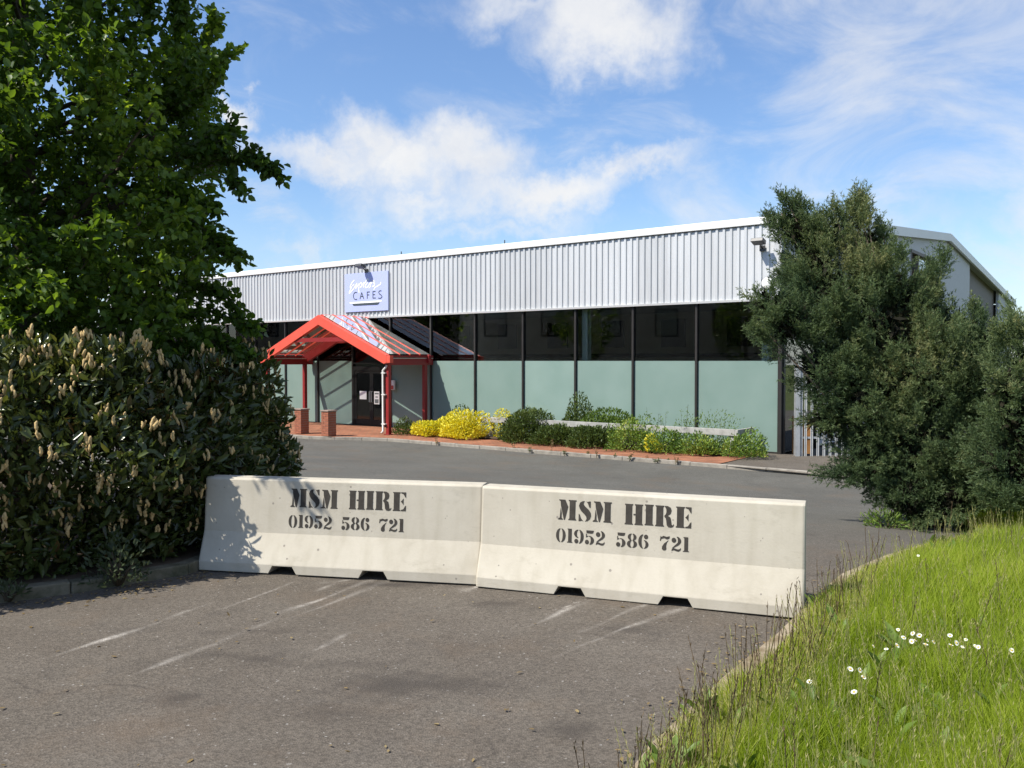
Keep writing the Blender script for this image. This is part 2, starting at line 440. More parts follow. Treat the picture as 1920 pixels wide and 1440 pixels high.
def concrete_mat():
    m, nt, b = nodes_of('cast_concrete'); N = nt.nodes; K = nt.links
    tc = N.new('ShaderNodeTexCoord'); O = tc.outputs['Object']
    n = N.new('ShaderNodeTexNoise'); n.inputs['Scale'].default_value = 2.2; n.inputs['Detail'].default_value = 9; n.inputs['Roughness'].default_value = .62
    K.new(O, n.inputs['Vector'])
    r = N.new('ShaderNodeValToRGB'); K.new(n.outputs['Fac'], r.inputs[0]); e = r.color_ramp.elements
    e[0].position = .30; e[0].color = (.425, .388, .315, 1); e[1].position = .68; e[1].color = (.505, .468, .388, 1)
    # vertical weather streaks
    mp = N.new('ShaderNodeMapping'); mp.inputs['Scale'].default_value = (9, 9, .7); K.new(O, mp.inputs['Vector'])
    n2 = N.new('ShaderNodeTexNoise'); n2.inputs['Scale'].default_value = 1.4; n2.inputs['Detail'].default_value = 5; K.new(mp.outputs[0], n2.inputs['Vector'])
    r2 = N.new('ShaderNodeValToRGB'); K.new(n2.outputs['Fac'], r2.inputs[0]); e = r2.color_ramp.elements
    e[0].position = .28; e[0].color = (.91, .905, .885, 1); e[1].position = .55; e[1].color = (1, 1, 1, 1)
    mx = N.new('ShaderNodeMix'); mx.data_type = 'RGBA'; mx.blend_type = 'MULTIPLY'; mx.inputs[0].default_value = 1
    K.new(r.outputs[0], mx.inputs[6]); K.new(r2.outputs[0], mx.inputs[7])
    # blow holes
    v = N.new('ShaderNodeTexVoronoi'); v.inputs['Scale'].default_value = 16; K.new(O, v.inputs['Vector'])
    nn = N.new('ShaderNodeTexNoise'); nn.inputs['Scale'].default_value = 3; K.new(O, nn.inputs['Vector'])
    th = N.new('ShaderNodeMath'); th.operation = 'MULTIPLY_ADD'; K.new(nn.outputs['Fac'], th.inputs[0]); th.inputs[1].default_value = .60; th.inputs[2].default_value = -.19
    lt = N.new('ShaderNodeMath'); lt.operation = 'LESS_THAN'; K.new(v.outputs['Distance'], lt.inputs[0]); K.new(th.outputs[0], lt.inputs[1])
    sc = N.new('ShaderNodeSeparateColor'); K.new(v.outputs['Color'], sc.inputs[0])
    gt = N.new('ShaderNodeMath'); gt.operation = 'GREATER_THAN'; K.new(sc.outputs[0], gt.inputs[0]); gt.inputs[1].default_value = .62
    mu = N.new('ShaderNodeMath'); mu.operation = 'MULTIPLY'; K.new(lt.outputs[0], mu.inputs[0]); K.new(gt.outputs[0], mu.inputs[1])
    mx2 = N.new('ShaderNodeMix'); mx2.data_type = 'RGBA'; K.new(mu.outputs[0], mx2.inputs[0]); K.new(mx.outputs[2], mx2.inputs[6]); mx2.inputs[7].default_value = (.26, .235, .20, 1)
    # handling scuffs and damp patches
    mp2 = N.new('ShaderNodeMapping'); mp2.inputs['Scale'].default_value = (1.6, 1.6, 4.5); mp2.inputs['Rotation'].default_value = (0, .25, 0); K.new(O, mp2.inputs['Vector'])
    n5 = N.new('ShaderNodeTexNoise'); n5.inputs['Scale'].default_value = 2.0; n5.inputs['Detail'].default_value = 10; n5.inputs['Roughness'].default_value = .75; K.new(mp2.outputs[0], n5.inputs['Vector'])
    r5 = N.new('ShaderNodeValToRGB'); K.new(n5.outputs['Fac'], r5.inputs[0]); e = r5.color_ramp.elements
    e[0].position = .56; e[0].color = (0, 0, 0, 1); e[1].position = .74; e[1].color = (.55, .55, .55, 1)
    mx3 = N.new('ShaderNodeMix'); mx3.data_type = 'RGBA'; K.new(r5.outputs[0], mx3.inputs[0]); K.new(mx2.outputs[2], mx3.inputs[6]); mx3.inputs[7].default_value = (.30, .27, .21, 1)
    K.new(mx3.outputs[2], b.inputs['Base Color']); b.inputs['Roughness'].default_value = .85; b.inputs['Specular IOR Level'].default_value = .25
    n3 = N.new('ShaderNodeTexNoise'); n3.inputs['Scale'].default_value = 55; n3.inputs['Detail'].default_value = 6; K.new(O, n3.inputs['Vector'])
    bp = N.new('ShaderNodeBump'); bp.inputs['Strength'].default_value = .25; bp.inputs['Distance'].default_value = .004
    K.new(n3.outputs['Fac'], bp.inputs['Height']); K.new(bp.outputs[0], b.inputs['Normal'])
    return m


def paver_mat():
    m, nt, b = nodes_of('clay_pavers'); N = nt.nodes; K = nt.links
    tc = N.new('ShaderNodeTexCoord')
    br = N.new('ShaderNodeTexBrick'); K.new(tc.outputs['Object'], br.inputs['Vector'])
    br.inputs['Scale'].default_value = 1.0; br.inputs['Brick Width'].default_value = .205; br.inputs['Row Height'].default_value = .105
    br.inputs['Mortar Size'].default_value = .007; br.inputs['Mortar Smooth'].default_value = .3
    br.inputs['Color1'].default_value = (.36, .155, .085, 1); br.inputs['Color2'].default_value = (.27, .105, .06, 1); br.inputs['Mortar'].default_value = (.16, .12, .085, 1)
    n = N.new('ShaderNodeTexNoise'); n.inputs['Scale'].default_value = 1.6; n.inputs['Detail'].default_value = 7; K.new(tc.outputs['Object'], n.inputs['Vector'])
    r = N.new('ShaderNodeValToRGB'); K.new(n.outputs['Fac'], r.inputs[0]); e = r.color_ramp.elements
    e[0].position = .3; e[0].color = (.72, .74, .74, 1); e[1].position = .65; e[1].color = (1.15, 1.12, 1.1, 1)
    mx = N.new('ShaderNodeMix'); mx.data_type = 'RGBA'; mx.blend_type = 'MULTIPLY'; mx.inputs[0].default_value = 1
    K.new(br.outputs['Color'], mx.inputs[6]); K.new(r.outputs[0], mx.inputs[7]); K.new(mx.outputs[2], b.inputs['Base Color'])
    b.inputs['Roughness'].default_value = .9; b.inputs['Specular IOR Level'].default_value = .2
    bp = N.new('ShaderNodeBump'); bp.inputs['Strength'].default_value = .6; bp.inputs['Distance'].default_value = .005; bp.invert = True
    K.new(br.outputs['Fac'], bp.inputs['Height']); K.new(bp.outputs[0], b.inputs['Normal'])
    return m


def soil_mat(name, c0, c1):
    return mat(name, c1, .95, spec=.1, vary=.5, vscale=3.0, bump=.7, bscale=40, dirt=c0)


M_ASPH = asphalt_mat(); M_CONC = concrete_mat(); M_PAVE = paver_mat(); M_FROST = frosted_mat()
M_CLEAR = glass_mat('clear_glass', (.88, .90, .88), 1.35)
M_ROOFGL = glass_mat('porch_glass', (.96, .97, .96), 2.4, .16)
M_SIDEGL = glass_mat('side_glass', (.30, .36, .38), 2.4)
def sheet_mat(name, col):
    m, nt, b = nodes_of(name); N = nt.nodes; K = nt.links
    tc = N.new('ShaderNodeTexCoord'); oi = N.new('ShaderNodeObjectInfo'); ge = N.new('ShaderNodeNewGeometry')
    mp = N.new('ShaderNodeMapping'); mp.inputs['Scale'].default_value = (6, 6, .45); K.new(ge.outputs['Position'], mp.inputs['Vector'])
    n = N.new('ShaderNodeTexNoise'); n.inputs['Scale'].default_value = 1.0; n.inputs['Detail'].default_value = 7; n.inputs['Roughness'].default_value = .7; K.new(mp.outputs[0], n.inputs['Vector'])
    r = N.new('ShaderNodeValToRGB'); K.new(n.outputs['Fac'], r.inputs[0]); e = r.color_ramp.elements
    e[0].position = .28; e[0].color = (*[c * .84 for c in col], 1); e[1].position = .56; e[1].color = (*col, 1)
    mr = N.new('ShaderNodeMapRange'); mr.inputs['To Min'].default_value = .91; mr.inputs['To Max'].default_value = 1.04; K.new(oi.outputs['Random'], mr.inputs['Value'])
    sc_ = N.new('ShaderNodeVectorMath'); sc_.operation = 'SCALE'; K.new(r.outputs[0], sc_.inputs[0]); K.new(mr.outputs[0], sc_.inputs['Scale'])
    K.new(sc_.outputs[0], b.inputs['Base Color']); b.inputs['Roughness'].default_value = .45; b.inputs['Metallic'].default_value = .12
    return m


M_CLAD = sheet_mat('silver_sheet', (.555, .565, .575))
M_FASC = mat('white_flashing', (.78, .78, .77), .5, vary=.06, vscale=.8)
M_GABLE = mat('pale_grey_sheet', (.44, .45, .47), .55, vary=.06)
M_BROWN = mat('brown_sheet', (.145, .125, .115), .6, vary=.1)
M_ALU = mat('bronze_frame', (.028, .025, .023), .5, spec=.3, vary=.2, vscale=3)
M_DOOR = mat('door_frame_metal', (.014, .0145, .0145), .5, spec=.25, vary=.2)
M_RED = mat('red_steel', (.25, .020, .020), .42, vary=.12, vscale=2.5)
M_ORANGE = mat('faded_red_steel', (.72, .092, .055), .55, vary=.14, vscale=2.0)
M_WPIPE = mat('white_plastic', (.72, .70, .66), .4, vary=.12, vscale=6)
M_BRICK = mat('red_brick', (.33, .125, .075), .88, spec=.2, vary=.3, vscale=9, bump=.4, bscale=50)
M_MORT = mat('mortar', (.33, .29, .25), .95, spec=.1, vary=.2)
M_CAP = mat('cast_cap', (.27, .20, .16), .9, vary=.25, vscale=8)
M_KERB = mat('kerb_concrete', (.30, .275, .235), .92, spec=.2, vary=.35, vscale=4, bump=.4, bscale=50)
M_KERBSH = mat('shaded_mossy_kerb', (.15, .135, .10), .95, spec=.1, vary=.5, vscale=6, bump=.5, bscale=40, dirt=(.05, .055, .03))  # kerb darkened by colour for the deep shade under the hedge, with mossy blotches
M_KERBE = mat('earthy_kerb', (.30, .25, .18), .95, spec=.1, vary=.5, vscale=5, bump=.6, bscale=45, dirt=(.15, .11, .06))
M_WOOD = mat('grey_timber', (.36, .355, .33), .85, spec=.2, vary=.35, vscale=5, bump=.3, bscale=25)
M_GALV = mat('galvanised_steel', (.50, .51, .51), .45, metal=.35, vary=.2, vscale=5)
M_SIGN = mat('sign_blue', (.43, .48, .78), .4, vary=.05, vscale=1)
M_SIGNW = mat('sign_white', (.88, .88, .85), .45, vary=.03)
M_SIGND = mat('sign_slate', (.055, .07, .085), .45, vary=.1)
M_PAINT = mat('stencil_paint', (.036, .032, .027), .8, spec=.2, vary=.45, vscale=28, dirt=(.062, .055, .046))
M_BARK = mat('bark', (.095, .078, .058), .95, spec=.1, vary=.4, vscale=14, bump=.8, bscale=30)
M_TWIG = mat('twig', (.075, .06, .04), .9, spec=.1, vary=.3)
M_INT = mat('interior_wall', (.52, .46, .38), .9, vary=.12, vscale=.7)
M_OFFICE = mat('brown_brick', (.46, .40, .32), .9, vary=.25, vscale=1.5)
M_INTD = mat('interior_dark', (.03, .03, .032), .6, vary=.2)
M_CEIL = mat('interior_ceiling', (.26, .245, .22), .9, vary=.1)
M_COLM = mat('column_paint', (.55, .62, .58), .5, vary=.05)
M_LAMP = mat('lamp_black', (.04, .042, .045), .45, vary=.2)
M_PAPER = mat('paper', (.78, .77, .76), .8, vary=.04)
M_REDP = mat('red_print', (.50, .06, .05), .6, vary=.1)
M_GREYP = mat('grey_print', (.16, .17, .17), .7, vary=.3, vscale=40)
M_ORBD = mat('orange_board', (.42, .20, .065), .7, vary=.3, vscale=4)
M_SOIL = soil_mat('bed_soil', (.045, .035, .025), (.09, .068, .048))
M_TURF = soil_mat('turf_soil', (.07, .10, .022), (.13, .16, .045))
M_FIELD = soil_mat('field', (.05, .07, .02), (.09, .11, .04))

LM_TREE = leaf_mat('tree_leaf', [(.044, .082, .015), (.070, .128, .022), (.11, .185, .032), (.20, .28, .05)], .46, .35, .42)
LM_LAUREL = leaf_mat('laurel_leaf', [(.12, .075, .028), (.034, .048, .014), (.058, .080, .020), (.086, .108, .028), (.17, .18, .045)], .22, .45, .26)
LM_JUNI = leaf_mat('juniper_leaf', [(.044, .074, .036), (.082, .124, .054), (.135, .178, .076), (.24, .25, .115)], .34, .2, .5)
LM_JINN = leaf_mat('juniper_inner_shade', [(.012, .012, .008), (.022, .020, .012), (.014, .022, .010)], .1, .1, .7)  # dead inner growth, its near-black colour carries the deep shade inside the juniper
LM_GRASS = leaf_mat('grass_blade', [(.14, .205, .018), (.25, .335, .036), (.355, .425, .065), (.50, .47, .18)], .46, .25, .45)
LM_STALK = leaf_mat('brown_stalk', [(.07, .048, .03), (.12, .085, .05), (.19, .14, .08)], .2, .1, .6)
LM_HAZE = leaf_mat('pale_stalk', [(.24, .26, .08), (.34, .33, .13), (.42, .37, .19)], .3, .1, .6)
LM_STRAW = leaf_mat('straw', [(.16, .115, .055), (.26, .19, .09), (.34, .27, .14)], .25, .1, .6)
LM_YELL = leaf_mat('yellow_leaf', [(.40, .38, .03), (.66, .60, .045), (.78, .72, .08), (.36, .40, .05)], .25, .2, .5)
LM_BUSH = leaf_mat('bush_leaf', [(.040, .062, .016), (.065, .10, .024), (.095, .135, .035), (.13, .16, .05)], .25, .25, .45)
LM_LIGHT = leaf_mat('light_bush_leaf', [(.085, .135, .025), (.12, .19, .035), (.16, .23, .05)], .3, .25, .45)
LM_VARI = leaf_mat('variegated_leaf', [(.06, .12, .02), (.11, .19, .035), (.22, .31, .06), (.50, .50, .12)], .28, .3, .4)
LM_GREYL = leaf_mat('grey_weed_leaf', [(.035, .05, .025), (.06, .08, .04), (.09, .11, .06)], .25, .2, .5)
M_FLOW = mat('laurel_flower', (.50, .37, .18), .8, spec=.15, vary=.35, vscale=60, dirt=(.30, .20, .08))
M_PETAL = mat('daisy_white', (.85, .85, .82), .7)
M_PETY = mat('daisy_centre', (.65, .42, .04), .8)

# ------------------------------------------------------------------ ground
gm = MB(); gm.poly([(-600, -600, -1.45), (600, -600, -1.45), (600, 600, -1.45), (-600, 600, -1.45)])
tag(gm.build('ground', M_FIELD), kind='structure')


def ground_px(px, py, z=0.0):
    d = (CAM_H - z) * 1610 / (py - 677); return np.array([(px - 960) / 1610 * d, d])


def seg_dist(X, Y, a, b):
    ab = b - a; t = np.clip(((X - a[0]) * ab[0] + (Y - a[1]) * ab[1]) / (ab @ ab), 0, 1)
    return np.hypot(X - a[0] - t * ab[0], Y - a[1] - t * ab[1]), t


def build_road():
    xs = np.concatenate([np.arange(-22, -5.2, .6), np.arange(-5.2, 3.2, .024), np.arange(3.2, 26, .6)])
    ys = np.concatenate([np.arange(-8, 3.4, .6), np.arange(3.4, 7.4, .024), np.arange(7.4, 46, .5)])
    X, Y = np.meshgrid(xs, ys); Z = gz(X, Y)
    Z = Z + 0.006 * np.sin(X * 1.7 + .4) * np.sin(Y * 1.3)
    # drop the yard slightly outside, so the sheet ends below the verges
    scr = np.zeros_like(X); st = np.zeros_like(X)
    for (x0, y0, x1, y1, w, a) in ((92, 1237, 300, 1168, .014, .75), (300, 1168, 400, 1130, .012, .3), (412, 1146, 545, 1094, .008, .95), (520, 1152, 700, 1088, .022, .60),
                                   (545, 1160, 740, 1086, .020, .40), (250, 1268, 410, 1206, .018, .45), (410, 1206, 520, 1160, .02, .22), (585, 1224, 655, 1188, .014, .4), (590, 1112, 650, 1085, .012, .3),
                                   (990, 1180, 1115, 1126, .014, .55), (1060, 1145, 1085, 1133, .010, .9), (1150, 1192, 1300, 1138, .020, .5), (1090, 1190, 1210, 1138, .014, .35),
                                   (870, 1108, 905, 1100, .035, .95), (600, 1095, 700, 1083, .02, .4), (1040, 1240, 1180, 1180, .012, .2), (1180, 1150, 1235, 1130, .012, .5)):
        dd, t = seg_dist(X + .012 * np.sin(Y * 7 + x0) + .006 * np.sin(X * 19), Y + .010 * np.sin(X * 5 + y0), ground_px(x0, y0), ground_px(x1, y1))
        fade = np.sin(np.pi * np.clip(t * .9 + .08, 0, 1)) ** .6 * (.65 + .35 * np.sin(t * 9 + x0)); ww = w * (1.1 + .6 * np.sin(t * 5 + y0))
        scr = np.maximum(scr, 1.5 * a * fade * np.exp(-(dd / ww) ** 2))
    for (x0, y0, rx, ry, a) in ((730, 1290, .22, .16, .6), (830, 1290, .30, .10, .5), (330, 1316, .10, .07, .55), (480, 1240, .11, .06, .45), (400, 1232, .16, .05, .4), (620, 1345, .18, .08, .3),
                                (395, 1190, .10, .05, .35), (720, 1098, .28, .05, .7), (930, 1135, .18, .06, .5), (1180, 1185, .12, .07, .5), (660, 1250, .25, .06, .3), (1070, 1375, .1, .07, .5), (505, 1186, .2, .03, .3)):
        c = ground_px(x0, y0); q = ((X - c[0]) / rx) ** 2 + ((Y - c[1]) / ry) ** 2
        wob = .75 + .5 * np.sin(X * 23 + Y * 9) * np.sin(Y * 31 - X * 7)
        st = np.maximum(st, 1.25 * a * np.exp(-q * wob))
    V = np.stack([X, Y, Z], -1).reshape(-1, 3); nx = len(xs); ny = len(ys)
    I = np.arange(nx * ny).reshape(ny, nx)
    Q = np.stack([I[:-1, :-1], I[:-1, 1:], I[1:, 1:], I[1:, :-1]], -1).reshape(-1, 4)
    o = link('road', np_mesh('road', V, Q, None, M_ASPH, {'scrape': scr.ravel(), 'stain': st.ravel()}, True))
    tag(o, kind='structure')


build_road()


def kerb(name, path, w, h, stone, zf, depth=.25, gap=.008, inward=1, matl=None):
    """kerb stones laid one by one along a path; w to the left of travel when inward=1"""
    root = tag(empty(name, (0, 0, 0)), kind='structure')
    pts = [Vector((p[0], p[1], 0)) for p in path]
    seg = []; tot = 0
    for a, b in zip(pts, pts[1:]): seg.append((tot, tot + (b - a).length, a, b)); tot += (b - a).length

    def P(t):
        for s0, s1, a, b in seg:
            if t <= s1 + 1e-6: return a.lerp(b, (t - s0) / (s1 - s0))
        return pts[-1]
    t = 0
    while t < tot - .1:
        a = P(t); b = P(min(tot, t + stone - gap)); d = (b - a).normalized(); n = Vector((-d.y, d.x, 0)) * inward
        za = zf(a.x, a.y) + h + random.uniform(-.006, .006); zb = zf(b.x, b.y) + h + random.uniform(-.006, .006)
        mb = MB(); j = random.uniform(-.006, .006)
        c = [a + n*j, b + n*j, b + n*(w + j), a + n*(w + j)]
        zz = [za, zb, zb, za]
        if inward < 0: c = [c[1], c[0], c[3], c[2]]; zz = [zb, za, za, zb]
        mb.quad_box([(p.x, p.y, z - depth) for p, z in zip(c, zz)] + [(p.x, p.y, z) for p, z in zip(c, zz)])
        mb.build('kerb_stone', matl or M_KERB, root, bevel=.012)
        t += stone
    return root


# brick pavement in front of the shop
PV = .03      # pavement level above building base


def pave_edge(s): return 3.1 + .95 * float(smst(s, 11.6, 13.4))


def build_pavement():
    root = Matrix.Translation((CX, CY, BASE)) @ Matrix.Rotation(RZ, 4, 'Z')
    ss = [.4] + list(np.arange(1, 30.1, .5)); V = []; Q = []
    for s in ss:
        e = pave_edge(s) - .12
        for o_ in (0.0, e * .5, e): V.append((-s, -o_, PV - .012 * (o_ > 1)))
    for i in range(len(ss) - 1):
        for k in range(2):
            a = i * 3 + k; Q.append((a, a + 1, a + 4, a + 3))
    m = np_mesh('pavement', V, Q, None, M_PAVE)
    o = link('pavement', m); o.matrix_world = root; tag(o, kind='structure')
    # asphalt apron beside it
    mb = MB(); mb.poly([(-.4, -3.1, PV - .03), (3.6, -3.3, PV - .07), (5.5, -1.2, PV - .05), (4.5, 1.5, PV - .02), (-.05, -.05, PV - .016), (-.4, -.05, PV - .014)])
    o = mb.build('apron', M_ASPH); o.matrix_world = root; tag(o, kind='structure')


build_pavement()
kp = [L(s, pave_edge(s)) for s in ([-2.6, .4] + list(np.arange(1.5, 30, 1.0)))]
kerb('kerb', [(p.x, p.y) for p in kp], .12, 0.0, .92, lambda x, y: BASE + PV - .008, inward=-1)

# hedge bed on the left with its kerb
KL = [(-6.4, 4.45), (-5.0, 5.28), (-3.75, 6.12), (-3.1, 6.52), (-2.72, 6.83), (-2.55, 7.25), (-2.42, 8.0), (-2.4, 9.2), (-2.7, 10.4), (-3.6, 11.6)]
kerb('kerb', KL, .125, .09, .915, lambda x, y: float(gz(x, y)), inward=1, matl=M_KERBSH)
mb = MB(); mb.poly([(x - .10, y + .06, float(gz(x, y)) + .085) for x, y in KL] + [(-8, 12.5, .0), (-13, 12, .05), (-13, 5, .085)])
tag(mb.build('planting_bed', M_SOIL), kind='structure')
mb = MB(); mb.prism([L(.75, .02, PV + .02), L(11.9, .02, PV + .02), L(11.9, 1.45, PV + .02), L(.75, 1.45, PV + .02)], (0, 0, .05))
tag(mb.build('planting_bed', M_SOIL), kind='structure')

# grass verge on the right with its kerb
KR = [(-.62, 1.2), (-.20, 2.1), (.20, 2.95), (.60, 3.69), (1.00, 4.32), (1.36, 4.83), (1.76, 5.42), (2.12, 6.02), (2.62, 6.75), (3.3, 7.5), (4.05, 8.3), (4.80, 9.05), (5.30, 9.8), (5.5, 10.9), (5.7, 12.6), (7.0, 14.6), (9.5, 15.6)]
kerb('kerb', KR[:11], .125, .085, .915, lambda x, y: float(gz(x, y)), inward=-1, matl=M_KERBE)
KRa = np.array(KR)


def verge_dist(x, y):
    """signed distance from the verge kerb line, positive on the grass"""
    x = np.asarray(x, float); y = np.asarray(y, float); best = np.full(x.shape, 1e9); sgn = np.ones(x.shape)
    for a, b in zip(KRa[:-1], KRa[1:]):
        dd, t = seg_dist(x, y, a, b); c = (b[0]-a[0])*(y-a[1]) - (b[1]-a[1])*(x-a[0])
        m = dd < best; best = np.where(m, dd, best); sgn = np.where(m, np.where(c < 0, 1.0, -1.0), sgn)
    return best * sgn


def vz(x, y):
    d = np.maximum(verge_dist(x, y), 0)
    return gz(x, y) + .07 + .30 * smst(d, .1, 3.0) + .02 * np.sin(np.asarray(x) * 3.1) * np.sin(np.asarray(y) * 2.3)


def build_verge():
    xs = np.arange(-1, 20, .15); ys = np.arange(-3, 16, .15); X, Y = np.meshgrid(xs, ys)
    D = verge_dist(X, Y); Z = vz(X, Y); Z = np.where(D < .10, gz(X, Y) - .3, Z)
    I = np.arange(X.size).reshape(X.shape); Q = np.stack([I[:-1, :-1], I[:-1, 1:], I[1:, 1:], I[1:, :-1]], -1).reshape(-1, 4)
    keep = (D.ravel()[Q] > -.12).all(1)
    o = link('grass_verge', np_mesh('grass_verge', np.stack([X, Y, Z], -1).reshape(-1, 3), Q[keep], None, M_TURF, None, True))
    tag(o, kind='structure')


build_verge()

# ------------------------------------------------------------------ building
B_LOC = Vector((CX, CY, BASE))
bld = empty('commercial_building', B_LOC, RZ, 'long single storey shop unit with ribbed silver cladding over tall green-frosted glazing', 'building')
Z_CL0, Z_CL1, Z_FA = 4.0, 5.93, 6.10
LEN = 34.0
MULL = [2.38 + 1.965 * k for k in range(16)]


def build_building():
    # ribbed sheets, 1 m wide, shared mesh
    def sheet_mesh(n, name='cladding_sheet'):
        mb = MB(); prof = []
        for i in range(n):
            x = -i * .2
            prof += [(x, 0), (x - .098, 0), (x - .118, -.036), (x - .18, -.036)]
        prof.append((-n * .2 + .0, 0))
        V = []; F = []
        for (x, y) in prof: V += [(x, y, Z_CL0), (x, y, Z_CL1)]
        for i in range(len(prof) - 1): F.append((2*i, 2*i+1, 2*i+3, 2*i+2))
        mb.v = V; mb.f = F; return mb.mesh(name, M_CLAD)
    sm = sheet_mesh(5)
    for k in range(int(LEN - .25)):
        o = link('cladding_sheet', sm, bld, None, (-.22 - k * 1.0, -.10 - .0015 * (k % 2), 0))
    MB().box(0.0, -.15, Z_CL0 - .02, -.215, .02, Z_CL1).build('corner_flashing', M_CLAD, bld, bevel=.008)
    MB().prism([(0, -.145, Z_CL0 - .045), (0, -.165, Z_CL0 + .012), (0, -.085, Z_CL0 + .012), (0, -.085, Z_CL0 - .045)], (-LEN, 0, 0)).build('drip_flashing', M_FASC, bld)
    MB().box(-.02, -.095, Z_CL0 - .04, -LEN, .9, Z_CL0 - .015).build('soffit', M_ALU, bld)
    MB().box(-.02, -.086, Z_CL0, -LEN, .06, Z_CL1).build('cladding_backing', M_CLAD, bld)
    # eaves flashing: curved white trim running into the roof
    pf = [(-.175, Z_CL1 + .0), (-.185, Z_CL1 + .10), (-.16, Z_CL1 + .165), (-.06, Z_CL1 + .205), (.6, Z_CL1 + .255), (.6, Z_CL1 + .1), (-.13, Z_CL1 - .02)]
    x0 = .04; k = 0
    while x0 > -LEN:
        x1 = max(-LEN, x0 - 3.0)
        MB().prism([(x0, y, z) for y, z in pf], (x1 - x0 + .006, 0, 0)).build('eaves_flashing', M_FASC, bld); x0 = x1
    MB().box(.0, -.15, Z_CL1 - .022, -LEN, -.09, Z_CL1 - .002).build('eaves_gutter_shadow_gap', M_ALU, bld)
    # roof
    EZ, RG, D = Z_CL1 + .20, 7.85, 39.6
    MB().prism([(.10, .55, EZ), (.10, D / 2, RG), (.10, D + .1, EZ), (.10, D + .1, EZ - .15), (.10, D / 2, RG - .16), (.10, .55, EZ - .15)], (-LEN - .1, 0, 0)).build('roof', M_GABLE, bld)
    # verge trim along the gable
    for (a, b) in (((-.04, .2, Z_CL1 + .12), (-.04, D / 2, RG - .06)), ((-.04, D / 2, RG - .06), (-.04, D + .15, Z_CL1 + .05))):
        MB().beam((.16, a[1], a[2]), (.16, b[1], b[2]), .10, .32).build('verge_trim', M_FASC, bld)
    # small finials along the eaves
    for s in (9.0, 13.6):
        MB().tube([(-s, -.05, Z_CL1 + .18), (-s, -.05, Z_CL1 + .18 + random.uniform(.08, .14))], .018, 6).build('vent_stub', M_LAMP, bld)

    # gable wall facing right
    def gable(y0, y1, zb, matl, name, x=.0):
        def top(y): return (Z_CL1 + .05 + (RG - .1 - Z_CL1 - .05) * (1 - abs(y - D/2) / (D/2)))
        ys = [y0] + ([D/2] if y0 < D/2 < y1 else []) + [y1]
        pts = [(x, y, zb) for y in (y0, y1)] + [(x, y, top(y)) for y in ys[::-1]]
        MB().prism(pts, (-.14, 0, 0)).build(name, matl, bld)
    gable(-.04, 6.0, Z_CL0 - .02, M_GABLE, 'gable_panel', .012)
    gable(6.0, 13.4, 0.0, M_GABLE, 'gable_panel', .006)
    gable(13.4, 17.1, 6.62, M_GABLE, 'gable_panel', .004)
    MB().box(.004, 13.4, 0, -.136, 17.1, 5.1).build('gable_panel', M_GABLE, bld)
    gable(17.1, 25.4, 0.0, M_GABLE, 'gable_panel', .008)
    gable(25.4, 34.4, 3.2, M_BROWN, 'gable_panel', -.25)
    MB().box(-1.2, 25.4, 0, -1.3, 34.4, 3.4).build('loading_door', M_INTD, bld)
    gable(34.4, D, 0.0, M_GABLE, 'gable_panel', .006)
    win = MB().box(-.10, 13.4, 5.1, -.13, 17.1, 6.62).build('gable_window', M_SIDEGL, bld)
    for y in (13.45, 14.6, 17.05):
        MB().box(.03, y - .05, 5.1, -.09, y + .05, 6.56).build('window_bar', M_BROWN, win)
    MB().box(.045, 13.38, 6.52, -.09, 17.12, 6.64).build('window_head', M_BROWN, win)
    MB().box(.06, 29.2, 5.05, -.3, 31.0, 5.25).build('canopy_lamp', M_INTD, bld)
    # lower right return: glazed bay then wall
    MB().box(-.02, .12, .05, -.045, 2.6, Z_CL0 - .05).build('side_glazing', M_SIDEGL, bld)
    for y in (.06, 2.65):
        MB().box(.03, y - .06, 0, -.09, y + .06, Z_CL0 - .045).build('side_mullion', M_ALU, bld)
    MB().box(.0, 2.72, 0, -.12, 6.0, Z_CL0 - .022).build('side_wall', M_GABLE, bld)
    # front glazing: mullions and panes
    MB().box(-.10, -.09, 0, -.0, .0, Z_CL0 - .045).build('corner_mullion', M_ALU, bld, bevel=.006)
    edges = [.10] + MULL
    for k, s in enumerate(MULL):
        MB().box(-s - .032, -.075, 0.0, -s + .032, .07, Z_CL0 - .045).build('mullion', M_ALU, bld, bevel=.004)
    MB().box(-.1, -.05, 0, -LEN, .05, .055).build('sill', M_ALU, bld)
    for a, b in zip(edges, edges[1:]):
        s0, s1 = a + .03, b - .03
        if abs(a - MULL[6]) < .01: continue                      # the entrance bay
        zf = 2.405
        MB().box(-s0, -.012, .056, -s1, .0, zf).build('frosted_pane', M_FROST, bld)
        MB().box(-s0, -.013, zf + .004, -s1, -.001, Z_CL0 - .046).build('clear_pane', M_CLEAR, bld)
    # entrance bay: double door in a dark frame with a fanlight
    e0, e1 = MULL[6] + .032, MULL[7] - .032
    dr = MB()
    dr.box(-e0, -.06, 2.05, -e1, .05, 2.20).box(-e0, -.06, .056, -e0 - .07, .05, 2.05).box(-e1, -.06, .056, -e1 + .07, .05, 2.05).box(-e0, -.055, 2.30, -e1, .05, 2.34)
    door = dr.build('entrance_door', M_DOOR, bld)
    MB().box(-e0, -.012, 2.341, -e1, .0, Z_CL0 - .046).build('fanlight_pane', M_CLEAR, bld)
    mid = (e0 + e1) / 2
